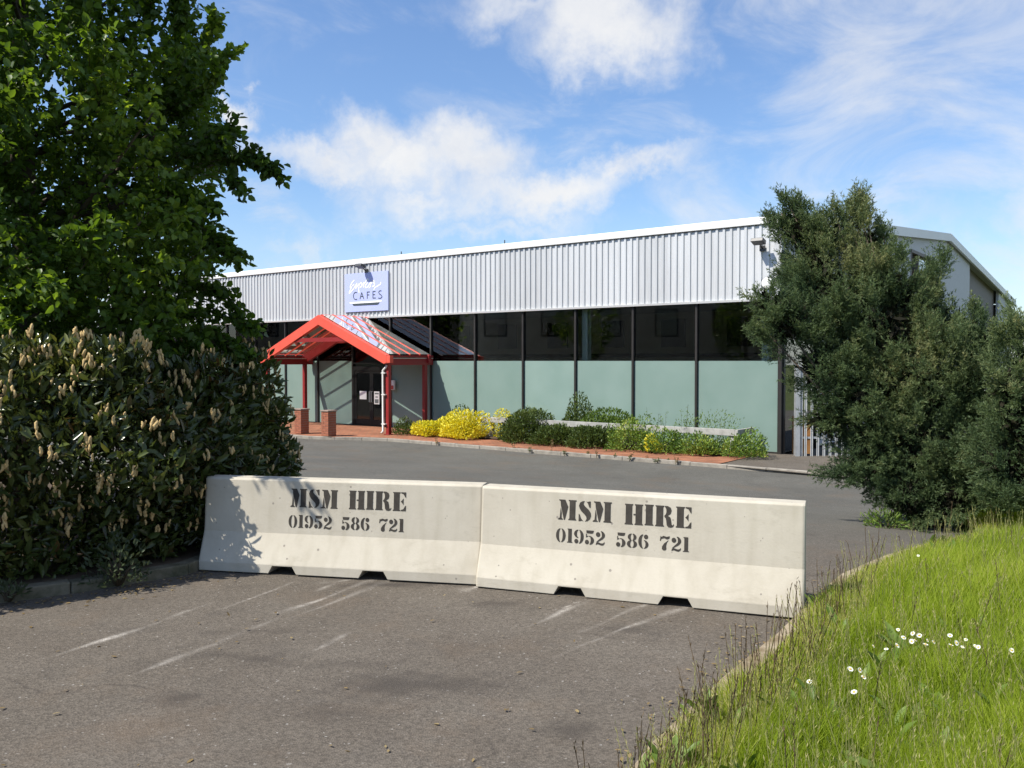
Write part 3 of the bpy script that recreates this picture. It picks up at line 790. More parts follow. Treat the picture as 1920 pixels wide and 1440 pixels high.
    for a, b, hs in ((e0 + .075, mid - .004, 1), (mid + .004, e1 - .075, -1)):
        lf = MB(); st = .085
        lf.box(-a, -.04, .07, -a - st, .0, 2.04).box(-b, -.04, .07, -b + st, .0, 2.04).box(-a - st, -.04, 1.95, -b + st, .0, 2.04).box(-a - st, -.04, .07, -b + st, .0, .27)
        leaf = lf.build('door_leaf', M_DOOR, bld)
        MB().box(-a - st, -.025, .271, -b + st, -.015, 1.949).build('door_glass', M_CLEAR, leaf)
        hx = (-b + .045) if hs == 1 else (-a - .045)
        MB().tube([(hx, -.045, .9), (hx, -.10, .92), (hx, -.10, 1.28), (hx, -.045, 1.30)], .013, 6).build('door_handle', M_GALV, leaf)
        if hs == -1:
            MB().box(-mid - .27, -.032, 1.00, -mid - .27 - .36, -.027, 1.30).build('notice', M_PAPER, leaf)
        else:
            nt = MB().box(-mid + .13, -.032, .84, -mid + .40, -.027, 1.30).build('notice', M_PAPER, leaf)
            MB().box(-mid + .17, -.036, .88, -mid + .36, -.033, 1.02).build('print_block', M_GREYP, nt)
            MB().box(-mid + .17, -.036, 1.20, -mid + .37, -.033, 1.25).build('print_block', M_GREYP, nt)
            MB().box(-mid + .20, -.036, 1.08, -mid + .33, -.033, 1.12).build('print_block', M_GREYP, nt)
    # interior: floor, ceiling, back wall with dark openings, steel columns just behind the glass
    MB().box(-.3, .2, -.05, -LEN, 9.0, .03).build('interior_floor', M_CEIL, bld)
    MB().box(-.3, .95, 4.3, -LEN, 9.0, 4.36).build('interior_ceiling', M_CEIL, bld)
    MB().box(-.3, 9.0, 0, -LEN, 9.12, 4.3).build('interior_wall', M_INT, bld)
    MB().box(-LEN, .1, 0, -LEN - .2, D, Z_CL1 + .1).build('end_wall', M_GABLE, bld)
    MB().box(0, D - .1, 0, -LEN, D, Z_CL1).build('rear_wall', M_GABLE, bld)
    for s in np.arange(1.6, 33, 2.75):
        MB().box(-s, 8.93, 2.95, -s - 1.05, 8.99, 4.05).build('interior_opening', M_INTD, bld)
    MB().box(-.4, 8.85, 2.55, -LEN, 8.98, 2.7).build('interior_rail', M_INTD, bld)
    for s in (.55, 6.15, 12.05, 17.95, 23.85, 29.7):
        c = MB(); c.box(-s - .10, .22, .03, -s + .10, .234, 4.3).box(-s - .10, .406, .03, -s + .10, .42, 4.3).box(-s - .006, .235, .03, -s + .006, .405, 4.3)
        c.build('steel_column', M_COLM, bld)


build_building()


def build_office():
    """brown brick office range across the yard to the left: it is what the shop windows mirror"""
    root = empty('brick_office', (-25.1, 14.0, -.4), math.atan2(-.966, .26), 'long brown brick office mirrored in the clear upper shop windows', 'building')
    MB().box(-24, -9, 0, 24, 0, 7.6).build('wall', M_OFFICE, root)
    MB().box(-24.3, -9.3, 7.6, 24.3, .3, 7.9).build('roof', M_BROWN, root)
    wm = MB().box(-.65, .01, 3.8, .65, .03, 5.4).mesh('window', M_SIDEGL); fm = MB().box(-.75, .002, 3.7, .75, .009, 5.5).mesh('window_reveal', M_INTD)
    for k in range(13):
        w_ = link('window', wm, root, None, (-22 + k * 3.65, 0, 0)); link('window_reveal', fm, w_)


build_office()


# ------------------------------------------------------------------ entrance porch
def build_porch():
    root = empty('entrance_porch', L(15.3, 0, 0), RZ, 'red steel gabled glass porch over the shop entrance', 'porch')
    # local x: -s relative to centre, y: -o
    hw, zf, za = 3.14, 2.27, 3.98
    PO = (2.1, .40)
    for o_ in PO:
        for sx in (-1, 1):
            mb = MB().box(sx * hw - .065, -o_ - .065, PV, sx * hw + .065, -o_ + .065, zf)
            mb.box(sx * hw - .11, -o_ - .11, PV - .01, sx * hw + .11, -o_ + .11, PV + .015)
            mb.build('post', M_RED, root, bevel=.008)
    for sx in (-1, 1):
        MB().box(sx * hw - .075, -2.17, zf, sx * hw + .075, -.06, zf + .21).build('eaves_beam', M_RED, root, bevel=.006)
        MB().box(sx * hw - .05, -2.1, zf + .211, sx * hw + .07, -.06, zf + .235).build('eaves_gutter', M_WPIPE, root)
    dep = .30
    run = hw + .17; rise = za - (zf + .02) - dep
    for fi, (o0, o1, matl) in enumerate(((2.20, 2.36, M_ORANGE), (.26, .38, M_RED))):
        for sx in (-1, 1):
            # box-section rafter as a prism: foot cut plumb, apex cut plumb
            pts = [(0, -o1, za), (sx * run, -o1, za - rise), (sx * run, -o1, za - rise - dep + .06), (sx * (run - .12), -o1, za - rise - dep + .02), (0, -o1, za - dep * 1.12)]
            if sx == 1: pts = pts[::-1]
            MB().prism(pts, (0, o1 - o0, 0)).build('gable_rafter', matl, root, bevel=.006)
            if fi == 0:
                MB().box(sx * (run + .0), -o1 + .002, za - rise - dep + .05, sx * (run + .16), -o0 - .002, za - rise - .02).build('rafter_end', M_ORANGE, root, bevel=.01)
    # collar ties
    for o_ in (2.27, .32):
        zc = 3.06; xc = (za - dep * .9 - zc) / rise * run
        MB().box(-xc - .2, -o_ - .05, zc, xc + .2, -o_ + .05, zc + .14).build('collar_tie', M_RED, root)
    # glazing bars and panes
    bars = [2.18, 1.70, 1.22, .74, .26]
    up = .02
    for sx in (-1, 1):
        def sp(t, o_, dz=0.0):
            return Vector((sx * run * t * .985, -o_, za - rise * t + dz))
        for o_ in bars[1:-1]:
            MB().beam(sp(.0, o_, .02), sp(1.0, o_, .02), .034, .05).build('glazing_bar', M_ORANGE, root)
        MB().beam(sp(.99, 2.2, -.05), sp(.99, .1, -.05), .06, .06).build('eaves_purlin', M_RED, root)
        for a, b in zip(bars, bars[1:]):
            mb = MB(); p = [sp(.015, a - .004, .03), sp(.99, a - .004, .03), sp(.99, b + .004, .03), sp(.015, b + .004, .03)]
            if sx == -1: p = p[::-1]
            mb.prism(p, (0, 0, -.010)).build('roof_pane', M_ROOFGL, root)
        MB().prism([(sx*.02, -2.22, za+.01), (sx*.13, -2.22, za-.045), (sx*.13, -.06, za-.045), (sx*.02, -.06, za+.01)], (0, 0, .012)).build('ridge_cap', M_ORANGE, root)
    # white rainwater pipe on the right front post
    x = hw - .14
    MB().tube([(hw - .01, -2.16, 2.26), (hw - .03, -2.20, 2.19), (x, -2.21, 2.10), (x, -2.21, .14), (x - .02, -2.27, .07)], .038, 8).build('rainwater_pipe', M_WPIPE, root, smooth=True)
    for z in (.35, 1.3, 2.0):
        MB().box(x - .05, -2.25, z, x + .12, -2.15, z + .03).build('pipe_clip', M_WPIPE, root)


build_porch()


# ------------------------------------------------------------------ sign and fittings on the cladding
def ribbon(mb, pts, w, y):
    """flat ribbon along 2d points (x,z) at depth y"""
    P = [Vector((p[0], p[1])) for p in pts]; Lf = []; Rt = []
    for i, p in enumerate(P):
        d = (P[min(i+1, len(P)-1)] - P[max(i-1, 0)]).normalized(); n = Vector((-d.y, d.x)) * (w / 2)
        Lf.append(p + n); Rt.append(p - n)
    for i in range(len(P) - 1):
        q = [Rt[i], Rt[i+1], Lf[i+1], Lf[i]]
        mb.poly([(a.x, y, a.y) for a in q])


def catmull(pts, n=6):
    P = [Vector(p) for p in pts]; out = []
    for i in range(len(P) - 1):
        p0, p1, p2, p3 = P[max(i-1, 0)], P[i], P[i+1], P[min(i+2, len(P)-1)]
        for k in range(n):
            t = k / n
            out.append(.5 * ((2*p1) + (p2-p0)*t + (2*p0-5*p1+4*p2-p3)*t*t + (3*p1-p0-3*p2+p3)*t*t*t))
    out.append(P[-1]); return out


def build_sign():
    s0, s1, z0, z1 = 14.13, 16.40, 4.20, 5.60
    root = empty('sign_board', L(s1, .15, 0), RZ, 'square lilac-blue shop sign with white script above the porch', 'sign')
    w = s1 - s0
    MB().box(0, 0, z0, w, -.03, z1).build('panel', M_SIGN, root, bevel=.004)

    def sp(cx, cy):
        u = cx / 1772; y = 515 + cy * 65 / 1440; s = s1 - (s1 - s0) * u; d = CY + s * TY
        return (w * u, 2.4 + (677 - y) * d / 1610)
    mb = MB(); Y = -.034
    strokes = [[(410, 265), (340, 320), (270, 440), (235, 530), (270, 545), (330, 500)],
               [(400, 420), (320, 510), (250, 640), (195, 760), (215, 790), (270, 735), (350, 640), (430, 530), (500, 410), (520, 400), (490, 500), (465, 570), (490, 580), (560, 470), (600, 410), (600, 520), (595, 640), (610, 780)],
               [(600, 520), (650, 400), (690, 360), (720, 430), (700, 520), (640, 540)], [(700, 540), (770, 420), (800, 360), (810, 450), (780, 560)],
               [(790, 480), (860, 350), (900, 280), (950, 200), (985, 240), (950, 360), (880, 460), (860, 540), (920, 560), (1000, 480), (1060, 370), (1080, 350), (1090, 440), (1060, 540), (1000, 570)],
               [(1060, 470), (1130, 360), (1170, 270), (1220, 290), (1210, 360), (1250, 420), (1210, 500), (1150, 510)],
               [(1215, 660), (1235, 590), (1300, 530), (1400, 470), (1480, 410), (1490, 330)]]
    for st in strokes: ribbon(mb, [sp(*p) for p in catmull(st, 5)], .042, Y)
    mb.poly([(a[0], Y, a[1]) for a in (sp(200, 1165), sp(225, 1222), sp(320, 1228), sp(1440, 1158), sp(1515, 1140), sp(1535, 1085))])
    mb.build('white_lettering', M_SIGNW, root)
    mb = MB(); Y = -.0365
    arc = [(470 + 100 * math.cos(math.radians(a)), 905 - 150 * math.sin(math.radians(a))) for a in range(60, 305, 15)]
    for st in (arc, [(640, 1035), (680, 890), (715, 760)], [(715, 760), (760, 900), (800, 1030)], [(665, 925), (765, 925)], [(940, 1015), (940, 740)], [(930, 745), (1045, 735)], [(940, 862), (1025, 857)],
               [(1172, 995), (1172, 720)], [(1160, 725), (1275, 715)], [(1172, 852), (1255, 847)], [(1160, 992), (1285, 985)], catmull([(1515, 695), (1455, 690), (1405, 745), (1430, 815), (1495, 865), (1535, 930), (1500, 985), (1440, 1000), (1385, 985)], 3)):
        ribbon(mb, [sp(*p) for p in st], .032, Y)
    mb.poly([(a[0], Y, a[1]) for a in (sp(320, 1228), sp(355, 1292), sp(390, 1312), sp(1345, 1268), sp(1390, 1245), sp(1440, 1160))])
    mb.build('dark_lettering', M_SIGND, root)


build_sign()


def floodlight(s, z, label, out=.42):
    root = empty('floodlight', L(s, .14, z), RZ, label, 'floodlight', 'floodlights on the cladding')
    MB().tube([(0, 0, -.12), (0, -.10, -.10), (0, -out + .12, .0)], .025, 6).build('arm', M_LAMP, root)
    mb = MB(); mb.prism([(-.16, -out - .10, .02), (-.16, -out + .14, -.06), (-.16, -out + .16, .05), (-.16, -out - .06, .11)], (.32, 0, 0))
    mb.build('lamp_head', M_LAMP, root, bevel=.01)
    MB().box(-.07, -.05, -.19, .07, .0, -.05).build('wall_bracket', M_LAMP, root)


floodlight(15.25, 5.78, 'small black floodlight on an arm above the lilac sign', .36)
floodlight(.50, 5.42, 'small black floodlight at the right end of the cladding', .34)
r = empty('bulkhead_light', L(.36, .14, 4.40), RZ, 'white oval bulkhead lamp low on the right end of the cladding', 'lamp')
MB().tube([(0, 0, 0), (0, -.05, 0), (0, -.09, 0), (0, -.115, 0)], [.15, .15, .125, .05], 14).build('lens', M_SIGNW, r, smooth=False)
MB().tube([(0, .02, 0), (0, -.03, 0)], .165, 14).build('base_ring', M_LAMP, r)
r = empty('alarm_box', L(13.98, .10, 1.55), RZ, 'red and white box on the frame to the right of the door', 'box')
MB().box(-.12, -.09, -.17, .12, .0, .17).build('casing', M_PAPER, r, bevel=.01)
MB().box(-.09, -.096, -.15, .11, -.092, -.01).build('red_panel', M_REDP, r)


# ------------------------------------------------------------------ brick bollards
def brick_bollard(s, o_, label):
    root = empty('brick_bollard', L(s, o_, PV), RZ, label, 'bollard', 'brick bollards at the kerb')
    h, c, ln, b = .066, .0765, .215, .1025; S = ln + b + .012
    MB().box(-S/2 + .008, -S/2 + .008, 0, S/2 - .008, S/2 - .008, c * 10 + .004).build('mortar_core', M_MORT, root)
    mA = MB().box(0, 0, 0, ln, b, h).mesh('brick', M_BRICK); mB = MB().box(0, 0, 0, b, ln, h).mesh('brick', M_BRICK)
    for k in range(10):
        z = k * c + .006; e = S / 2
        if k % 2 == 0: sp = ((mA, -e, -e), (mB, e - b, -e), (mA, e - ln, e - b), (mB, -e, e - ln))
        else: sp = ((mA, e - ln, -e), (mB, e - b, e - ln), (mA, -e, e - b), (mB, -e, -e))
        for m_, x, y in sp:
            link('brick', m_, root, None, (x + random.uniform(-.002, .002), y + random.uniform(-.002, .002), z))
    MB().box(-S/2 - .025, -S/2 - .025, c * 10 + .006, S/2 + .025, S/2 + .025, c * 10 + .05).build('cap', M_CAP, root, bevel=.012)


brick_bollard(13.30, 3.62, 'red brick bollard nearer the porch, right one of the pair')
brick_bollard(14.72, 3.55, 'red brick bollard beside the dark hedge, left one of the pair')


# ------------------------------------------------------------------ low timber rail
def build_rail():
    root = empty('timber_rail', L(5, 1.25, PV), RZ, 'low grey timber knee rail among the shrubs', 'rail')
    def q(s, o_): return (5 - s, 1.25 - o_)
    for a, b in ((.72, 3.9), (3.91, 7.1), (7.11, 9.9)):
        x0, y0 = q(a, 1.3); x1, y1 = q(b, 1.3)
        MB().box(x1, y0 - .04, .50, x0, y0 + .04, .66).build('rail', M_WOOD, root, bevel=.006)
    x0, y0 = q(.72, 1.3); x1, y1 = q(.72, .25)
    MB().box(x0 + .002, y0 - .038, .50, x0 + .08, y1, .655).build('rail', M_WOOD, root, bevel=.006)
    for s, o_ in ((.82, 1.27), (2.4, 1.2), (3.9, 1.2), (5.5, 1.2), (7.1, 1.2), (8.6, 1.2), (9.75, 1.2)):
        x, y = q(s, o_); dy = .0 if s < 1 else .0
        MB().box(x - .06, y - .05 + (.02 if s < 1 else .0), 0, x + .06, y + .06, .499).build('rail_post', M_WOOD, root, bevel=.006)


build_rail()


# ------------------------------------------------------------------ palisade fence
def build_palisade():
    x0, y0 = 7.12, 21.55; zb = -.70
    root = empty('palisade_fence', (x0, y0, zb), 0, 'galvanised steel palisade fence beside the shop corner, behind the juniper', 'fence')
    mb = MB()
    pr = [(-.034, .012), (-.022, -.004), (-.006, .008), (.006, .008), (.022, -.004), (.034, .012), (.022, .0), (.006, .012), (-.006, .012), (-.022, .0)]
    mb.v = []
    pts = [(a, b, .06) for a, b in pr]
    mb.prism(pts, (0, 0, 2.22)); mb.prism([(-.034, .004, 2.28), (.034, .004, 2.28), (.02, .004, 2.36), (.0, .004, 2.42), (-.02, .004, 2.36)], (0, .008, 0))
    pale = mb.mesh('pale', M_GALV)
    for k in range(44):
        x = .10 + k * .155
        if abs((x - .05) % 2.75) < .06: x += .05
        link('pale', pale, root, None, (x, -.035, 0))
    for z in (.50, 1.85):
        MB().box(0, -.02, z, 6.9, .03, z + .05).build('rail', M_GALV, root)
    for x in (.05, 2.8, 5.55):
        mb = MB(); mb.box(x - .05, .0, 0, x + .05, .012, 2.4).box(x - .05, .09, 0, x + .05, .102, 2.4).box(x - .005, .012, 0, x + .005, .09, 2.4)
        if x < 1: mb.box(x - .055, -.06, 0, x + .055, -.048, 2.35)
        mb.build('fence_post', M_GALV, root)
    r = empty('boarded_hoarding', (7.28, 22.25, -.68), 0.05, 'orange-brown boarded panel standing behind the palisade fence', 'hoarding')
    for k in range(3):
        MB().box(k * .165, 0, .02, k * .165 + .158, .025, 1.0 + .02 * k).build('board', M_ORBD, r)
    MB().box(0.0, -.022, .45, .49, -.001, .53).build('batten', M_ORBD, r)


build_palisade()


# ------------------------------------------------------------------ concrete barriers with stencilled lettering
def ring(cx, cy, ro, ri, a0, a1, n=10):
    out = []
    for i in range(n):
        t0 = math.radians(a0 + (a1 - a0) * i / n); t1 = math.radians(a0 + (a1 - a0) * (i + 1) / n)
        out.append([(cx + ri[0]*math.cos(t0), cy + ri[1]*math.sin(t0)), (cx + ro[0]*math.cos(t0), cy + ro[1]*math.sin(t0)),
                    (cx + ro[0]*math.cos(t1), cy + ro[1]*math.sin(t1)), (cx + ri[0]*math.cos(t1), cy + ri[1]*math.sin(t1))])
    return out


def disc(cx, cy, r, n=14): return [[(cx + r*math.cos(2*math.pi*k/n), cy + r*1.08*math.sin(2*math.pi*k/n)) for k in range(n)]]


def stem(x0, x1, sl=.05):
    return [[(x0, 0), (x1, 0), (x1, .04), (x1 - sl, .08), (x1 - sl, .92), (x1, .96), (x1, 1), (x0, 1), (x0, .96), (x0 + sl, .92), (x0 + sl, .08), (x0, .04)]]


def glyph(c):
    if c == 'M': return .97, [[(.04, 1), (.37, 1), (.53, .66), (.50, .52), (.37, .0), (.31, .0), (.14, .70), (.12, .92), (.04, .96)],
                              [(.13, .60), (.19, .34), (.19, .10), (.26, .04), (.26, 0), (0, 0), (0, .04), (.09, .10)]] + stem(.55, .97, .055)
    if c == 'S': return .70, [[(.10, .60), (.04, .76), (.10, .92), (.24, 1), (.36, 1.0), (.30, .93), (.29, .85), (.36, .75), (.56, .59), (.67, .44), (.69, .28), (.63, .12), (.5, .02), (.36, 0), (.43, .06), (.46, .15), (.43, .25), (.32, .37), (.18, .49)],
                              [(.42, 1), (.50, .97), (.58, 1), (.66, 1), (.66, .68), (.59, .70), (.52, .88)], [(.04, 0), (.04, .36), (.10, .33), (.17, .14), (.30, .0), (.20, .03), (.12, 0)]]
    if c == 'H': return .92, stem(0, .42, .045) + stem(.50, .92, .045) + [[(.44, .46), (.545, .46), (.545, .53), (.44, .53)]]
    if c == 'I': return .44, stem(0, .44, .05)
    if c == 'R': return .93, stem(0, .44, .05) + [[(.47, 1), (.62, .99), (.76, .92), (.80, .78), (.76, .63), (.62, .53), (.75, .45), (.79, .28), (.81, .12), (.87, .08), (.91, .15), (.93, .12), (.89, .02), (.78, -.03), (.64, -.01), (.57, .08), (.55, .26), (.52, .40), (.45, .47), (.45, .53), (.51, .58), (.55, .70), (.54, .84), (.47, .95)]]
    if c == 'E': return .76, stem(0, .43, .05) + [[(.46, 1), (.75, 1), (.75, .70), (.70, .74), (.60, .90), (.46, .95)], [(.45, .50), (.52, .56), (.61, .68), (.61, .32), (.52, .44)], [(.46, 0), (.75, 0), (.75, .30), (.70, .26), (.60, .10), (.46, .05)]]
    if c == '0': return .72, ring(.34, .5, (.34, .5), (.12, .46), 96, 264, 12) + ring(.38, .5, (.34, .5), (.12, .46), -84, 84, 12)
    if c == '1': return .46, [[(.02, 0), (.44, 0), (.44, .04), (.37, .08), (.37, 1), (.05, 1), (.05, .95), (.11, .91), (.11, .08), (.02, .04)]]
    if c == '9': return .72, ring(.33, .70, (.33, .30), (.12, .25), 95, 268) + ring(.36, .5, (.36, .5), (.13, .45), -84, 84, 12) + disc(.18, .17, .15)
    if c == '6': return .72, [[(.72 - x, 1 - y) for x, y in p][::1] for p in glyph('9')[1]]
    if c == '5': return .70, [[(.10, 1), (.66, 1), (.60, .82), (.50, .78), (.12, .80)], [(.08, .76), (.14, .76), (.14, .60), (.22, .62), (.24, .56), (.08, .48)]] + ring(.34, .30, (.34, .31), (.10, .26), -84, 105, 12) + disc(.16, .17, .15)
    if c == '2': return .70, disc(.18, .74, .16) + ring(.36, .70, (.32, .30), (.10, .25), -30, 86) + [[(.63, .55), (.52, .42), (.14, .20), (.04, .18), (.28, .42), (.44, .58)], [(.02, 0), (.05, .14), (.20, .20), (.42, .13), (.56, .14), (.66, .24), (.68, .18), (.62, .04), (.5, -.02), (.36, .0), (.18, .06)]]
    if c == '8': return .72, ring(.34, .75, (.29, .25), (.08, .20), 95, 265) + ring(.38, .75, (.29, .25), (.08, .20), -85, 85) + ring(.34, .27, (.34, .27), (.10, .22), 95, 265) + ring(.38, .27, (.34, .27), (.10, .22), -85, 85)
    if c == '7': return .70, [[(.0, .64), (.04, .98), (.12, .92), (.24, 1.0), (.46, .94), (.68, 1.0), (.66, .84), (.5, .76), (.30, .84), (.10, .78), (.06, .64)], [(.62, .74), (.48, .52), (.44, .30), (.46, .10), (.40, .01), (.26, -.01), (.15, .08), (.16, .26), (.30, .48)]]
    return .50, []


BH = .80
PROF = [(-.225, .012), (-.225, .085), (-.125, .325), (-.088, .755), (-.070, .77)]


def face_y(z): return -(.125 + (.088 - .125) * (z - .325) / (.755 - .325))


def barrier(A, Bp, label, tx, texth, tilt=0.0):
    A = Vector((A[0], A[1], 0)); Bp = Vector((Bp[0], Bp[1], 0)); d = Bp - A; LN = d.length
    root = empty('concrete_barrier', A, math.atan2(d.y, d.x), label, 'barrier', 'concrete barriers across the road')
    # body: cross-section lofted along the length, with two lifting slots cut through the foot
    def sec(x, slot=False):
        f = [(y, z) for y, z in PROF]
        if slot: f[0] = (-.225, .074); f[1] = (-.2245, .086)
        full = f + [(-y, z) for y, z in f[::-1]]
        return [(x, y, z) for y, z in full]
    xs = [0, .016]; sl = []
    for c in (.315, .640):
        a, b = LN * c - .105, LN * c + .105
        xs += [a - .018, a + .018, b - .018, b + .018]; sl.append((a, b))
    xs += [LN - .016, LN]
    xs = sorted(xs + [.3, LN * .48, LN * .85]); V = []; F = []; n = 10
    for x in xs:
        ins = any(a < x < b for a, b in sl)
        p = sec(x, ins)
        if x in (0, LN): p = [(q[0], q[1] * .93, q[2] if 0.03 < q[2] < .78 else (q[2] - .012 if q[2] > .5 else q[2])) for q in p]
        V += p
    for i in range(len(xs) - 1):
        for k in range(n):
            k2 = (k + 1) % n; F.append((i*n+k, (i+1)*n+k, (i+1)*n+k2, i*n+k2))
    F.append(tuple(range(n))); e = (len(xs)-1)*n; F.append(tuple(e+k for k in range(n))[::-1])
    mb = MB(); mb.v = V; mb.f = F
    o = mb.build('barrier_body', M_CONC, root)
    md = o.modifiers.new('bevel', 'BEVEL'); md.width = .007; md.segments = 2; md.limit_method = 'ANGLE'; md.angle_limit = math.radians(20)
    # recessed strips painted near black for the shade in the gap under the foot
    mb = MB()
    cuts = [0.03, sl[0][0], sl[0][1], sl[1][0], sl[1][1], LN - .03]
    for a, b in zip(cuts[::2], cuts[1::2]): mb.box(a + .02, -.195, 0, b - .02, .195, .0125)
    mb.build('gap_shade_strip', M_INTD, root)
    # stencil lettering
    def line(txt, x0, width, z0, h):
        w = []; gap = .085
        for ch in txt: w.append(glyph(ch)[0] if ch != ' ' else (.50 if h > .13 else .62))
        tot = sum(w) + gap * (len(txt) - 1); k = width / tot; x = x0
        for ch, wi in zip(txt, w):
            if ch != ' ':
                mb = MB()
                jit = random.uniform(-.002, .002)
                for p in glyph(ch)[1]:
                    ar = sum(p[i][0]*p[(i+1) % len(p)][1] - p[(i+1) % len(p)][0]*p[i][1] for i in range(len(p)))
                    q = p if ar > 0 else p[::-1]
                    mb.poly([(x + u * k, face_y(z0 + v * h) - .0022, z0 + v * h + jit) for u, v in q])
                mb.build('stencil_letter', M_PAINT, root)
            x += (wi + gap) * k
    line('MSM HIRE', tx, 1.0, texth, .150)
    line('01952 586 721', tx - .012, 1.0, texth - .168, .104)


barrier((-2.575, 7.33), (-.215, 6.85), 'white-grey concrete barrier on the left, partly shaded by the hedge', .78, .545)
barrier((-.205, 6.79), (2.045, 5.95), 'clean sunlit concrete barrier on the right, beside the long grass', .63, .552)


# ------------------------------------------------------------------ vegetation
def px_of(P):
    return 960 + P[:, 0] / P[:, 1] * 1610, 677 - (P[:, 2] - CAM_H) / P[:, 1] * 1610


def clumpy(P, scale, seed, n=60):
    """cheap smooth pseudo-noise in [-1,1]"""
    r = np.random.default_rng(seed); out = np.zeros(len(P))
    for k in range(7):
        w = r.normal(size=3) * scale; out += np.sin(P @ w + r.uniform(0, 6.28))
    return out / 3.2


def twig_leaves(C, D, nper, tl, ll, lw, spread=.75, flat=.6):
    """leaves along short twigs starting at C in direction D"""
    n = len(C); t = RNG.uniform(.1, 1, (n, nper, 1)); base = C[:, None, :] + D[:, None, :] * t * tl
    dirs = unit(D[:, None, :] * .8 + RNG.normal(size=(n, nper, 3)) * spread + np.array([0, 0, -.12]))
    up = unit(np.array([0, 0, 1.0]) * flat + RNG.normal(size=(n, nper, 3)) * .6)
    P = base.reshape(-1, 3) + RNG.normal(size=(n * nper, 3)) * .015
    Ln = RNG.uniform(.7, 1.15, n * nper) * ll
    return P, dirs.reshape(-1, 3), up.reshape(-1, 3), Ln, Ln * lw


def broad_tree(name, base, height, label, tips_fn, ntw, leaf, seed, group=None, trunk_r=.13, lean=(0, 0), extra=None, nlimb=46, nper=14, lmat=LM_TREE, zlow=.9, tw=.42):
    root = empty(name, base, 0, label, 'tree', group)
    r = random.Random(seed); b = Vector(base)
    top = Vector((lean[0], lean[1], height))
    tp = [Vector((0, 0, -.1)), Vector((lean[0]*.2 + .04, lean[1]*.2, height*.25)), Vector((lean[0]*.5 - .05, lean[1]*.5 + .03, height*.5)), Vector((lean[0]*.8, lean[1]*.8, height*.78)), top]
    MB().tube(tp, [trunk_r*1.25, trunk_r, trunk_r*.72, trunk_r*.4, .015], 9).build('trunk', M_BARK, root, smooth=True)
    C = tips_fn(ntw)                      # world positions of twig centres
    ctr = np.array([base[0], base[1], 0])
    ax = np.array([[base[0] + lean[0]*.5, base[1] + lean[1]*.5, 0.0]])
    D = C - ax; D[:, 2] = np.maximum(.25, (C[:, 2] - base[2]) * .22); D = unit(D) ; D = unit(D + RNG.normal(size=D.shape) * .35)
    if extra is not None: C = np.concatenate([C, extra[0]]); D = np.concatenate([D, extra[1]])
    P, dr, up, Ln, Wd = twig_leaves(C - D * tw * .6, D, nper, tw, leaf[0], leaf[1])
    V, Q = leaves(P, dr, up, Ln, Wd)
    rnd = np.clip(np.repeat(.45 + .28 * clumpy(P, 2.2, seed) + RNG.normal(size=len(P)) * .17, 6), 0, 1)
    o = link('crown', np_mesh('crown', V - np.array(base), Q, None, lmat, rnd), root); o['kind'] = 'stuff'
    # limbs towards a sample of the twigs, and the twig stems themselves
    idx = RNG.choice(len(C), nlimb, replace=False)
    for i in idx:
        e = Vector(C[i]) - b; h = max(zlow * .6, min(height * .85, e.z - .55 * math.hypot(e.x, e.y)))
        f = h / height; s = Vector((lean[0]*f, lean[1]*f, h)); m = s.lerp(e, .5) + Vector((r.uniform(-.1, .1), r.uniform(-.1, .1), -.12))
        rr = trunk_r * .34 * (1 - f * .6)
        MB().tube([s, m, e], [rr, rr * .6, .006], 6).build('limb', M_BARK, root, smooth=True)
    a = C - D * tw * .45; e = C + D * tw * .30; R = unit(np.cross(D, rdir(len(C)))); w = .0035
    V = np.stack([a - R*w, a + R*w, e + R*w*.4, e - R*w*.4], 1).reshape(-1, 3) - np.array(base)
    Q = np.arange(len(C))[:, None] * 4 + np.array([[0, 1, 2, 3]])
    o = link('twigs', np_mesh('twigs', V, Q, None, M_TWIG), root); o['kind'] = 'stuff'
    return root


# the tree on the left: outline of its right-hand side as (height on the sight line, reach)
OUT_Y = np.array([-400, -120, -10, 40, 75, 100, 150, 200, 250, 290, 320, 340, 365, 400, 430, 470, 500, 540, 570, 600, 640, 680, 720])
OUT_X = np.array([170, 235, 285, 285, 300, 405, 425, 420, 425, 425, 440, 430, 405, 392, 392, 425, 430, 385, 385, 400, 415, 420, 300])


def left_tree_tips(n):
    out = np.zeros((0, 3))
    while len(out) < n:
        P = RNG.uniform((-8.4, 7.0, .95), (-2.3, 11.2, 9.2), (n * 3, 3))
        hr = np.interp(P[:, 2], [.9, 2.2, 4.2, 6.5, 9.2], [1.6, 2.5, 2.7, 2.1, .5])
        rr = np.hypot(P[:, 0] + 5.2, (P[:, 1] - 9.0) * 1.15)
        ok = rr < hr
        x, y = px_of(P); ok &= (x < np.interp(y, OUT_Y, OUT_X) - 14)
        ok &= (clumpy(P, 2.6, 11) > -.42)
        ok &= RNG.uniform(size=len(P)) < (.35 + .65 * np.clip(rr / hr, 0, 1))
        out = np.concatenate([out, P[ok]])
    return out[:n]


def path_tips(pts, n, rad, flat=True):
    """twigs strung along a spray given as (px,py,d) points"""
    W_ = np.array([list(at(*p)) for p in pts]); t = RNG.uniform(0, len(W_) - 1.001, n); i = t.astype(int); f = (t - i)[:, None]
    C = W_[i] * (1 - f) + W_[i + 1] * f + RNG.normal(size=(n, 3)) * rad * np.clip(1.15 - t / (len(W_) - 1), .25, 1)[:, None]
    D = unit(unit(W_[i + 1] - W_[i]) + RNG.normal(size=(n, 3)) * .32); return C, D


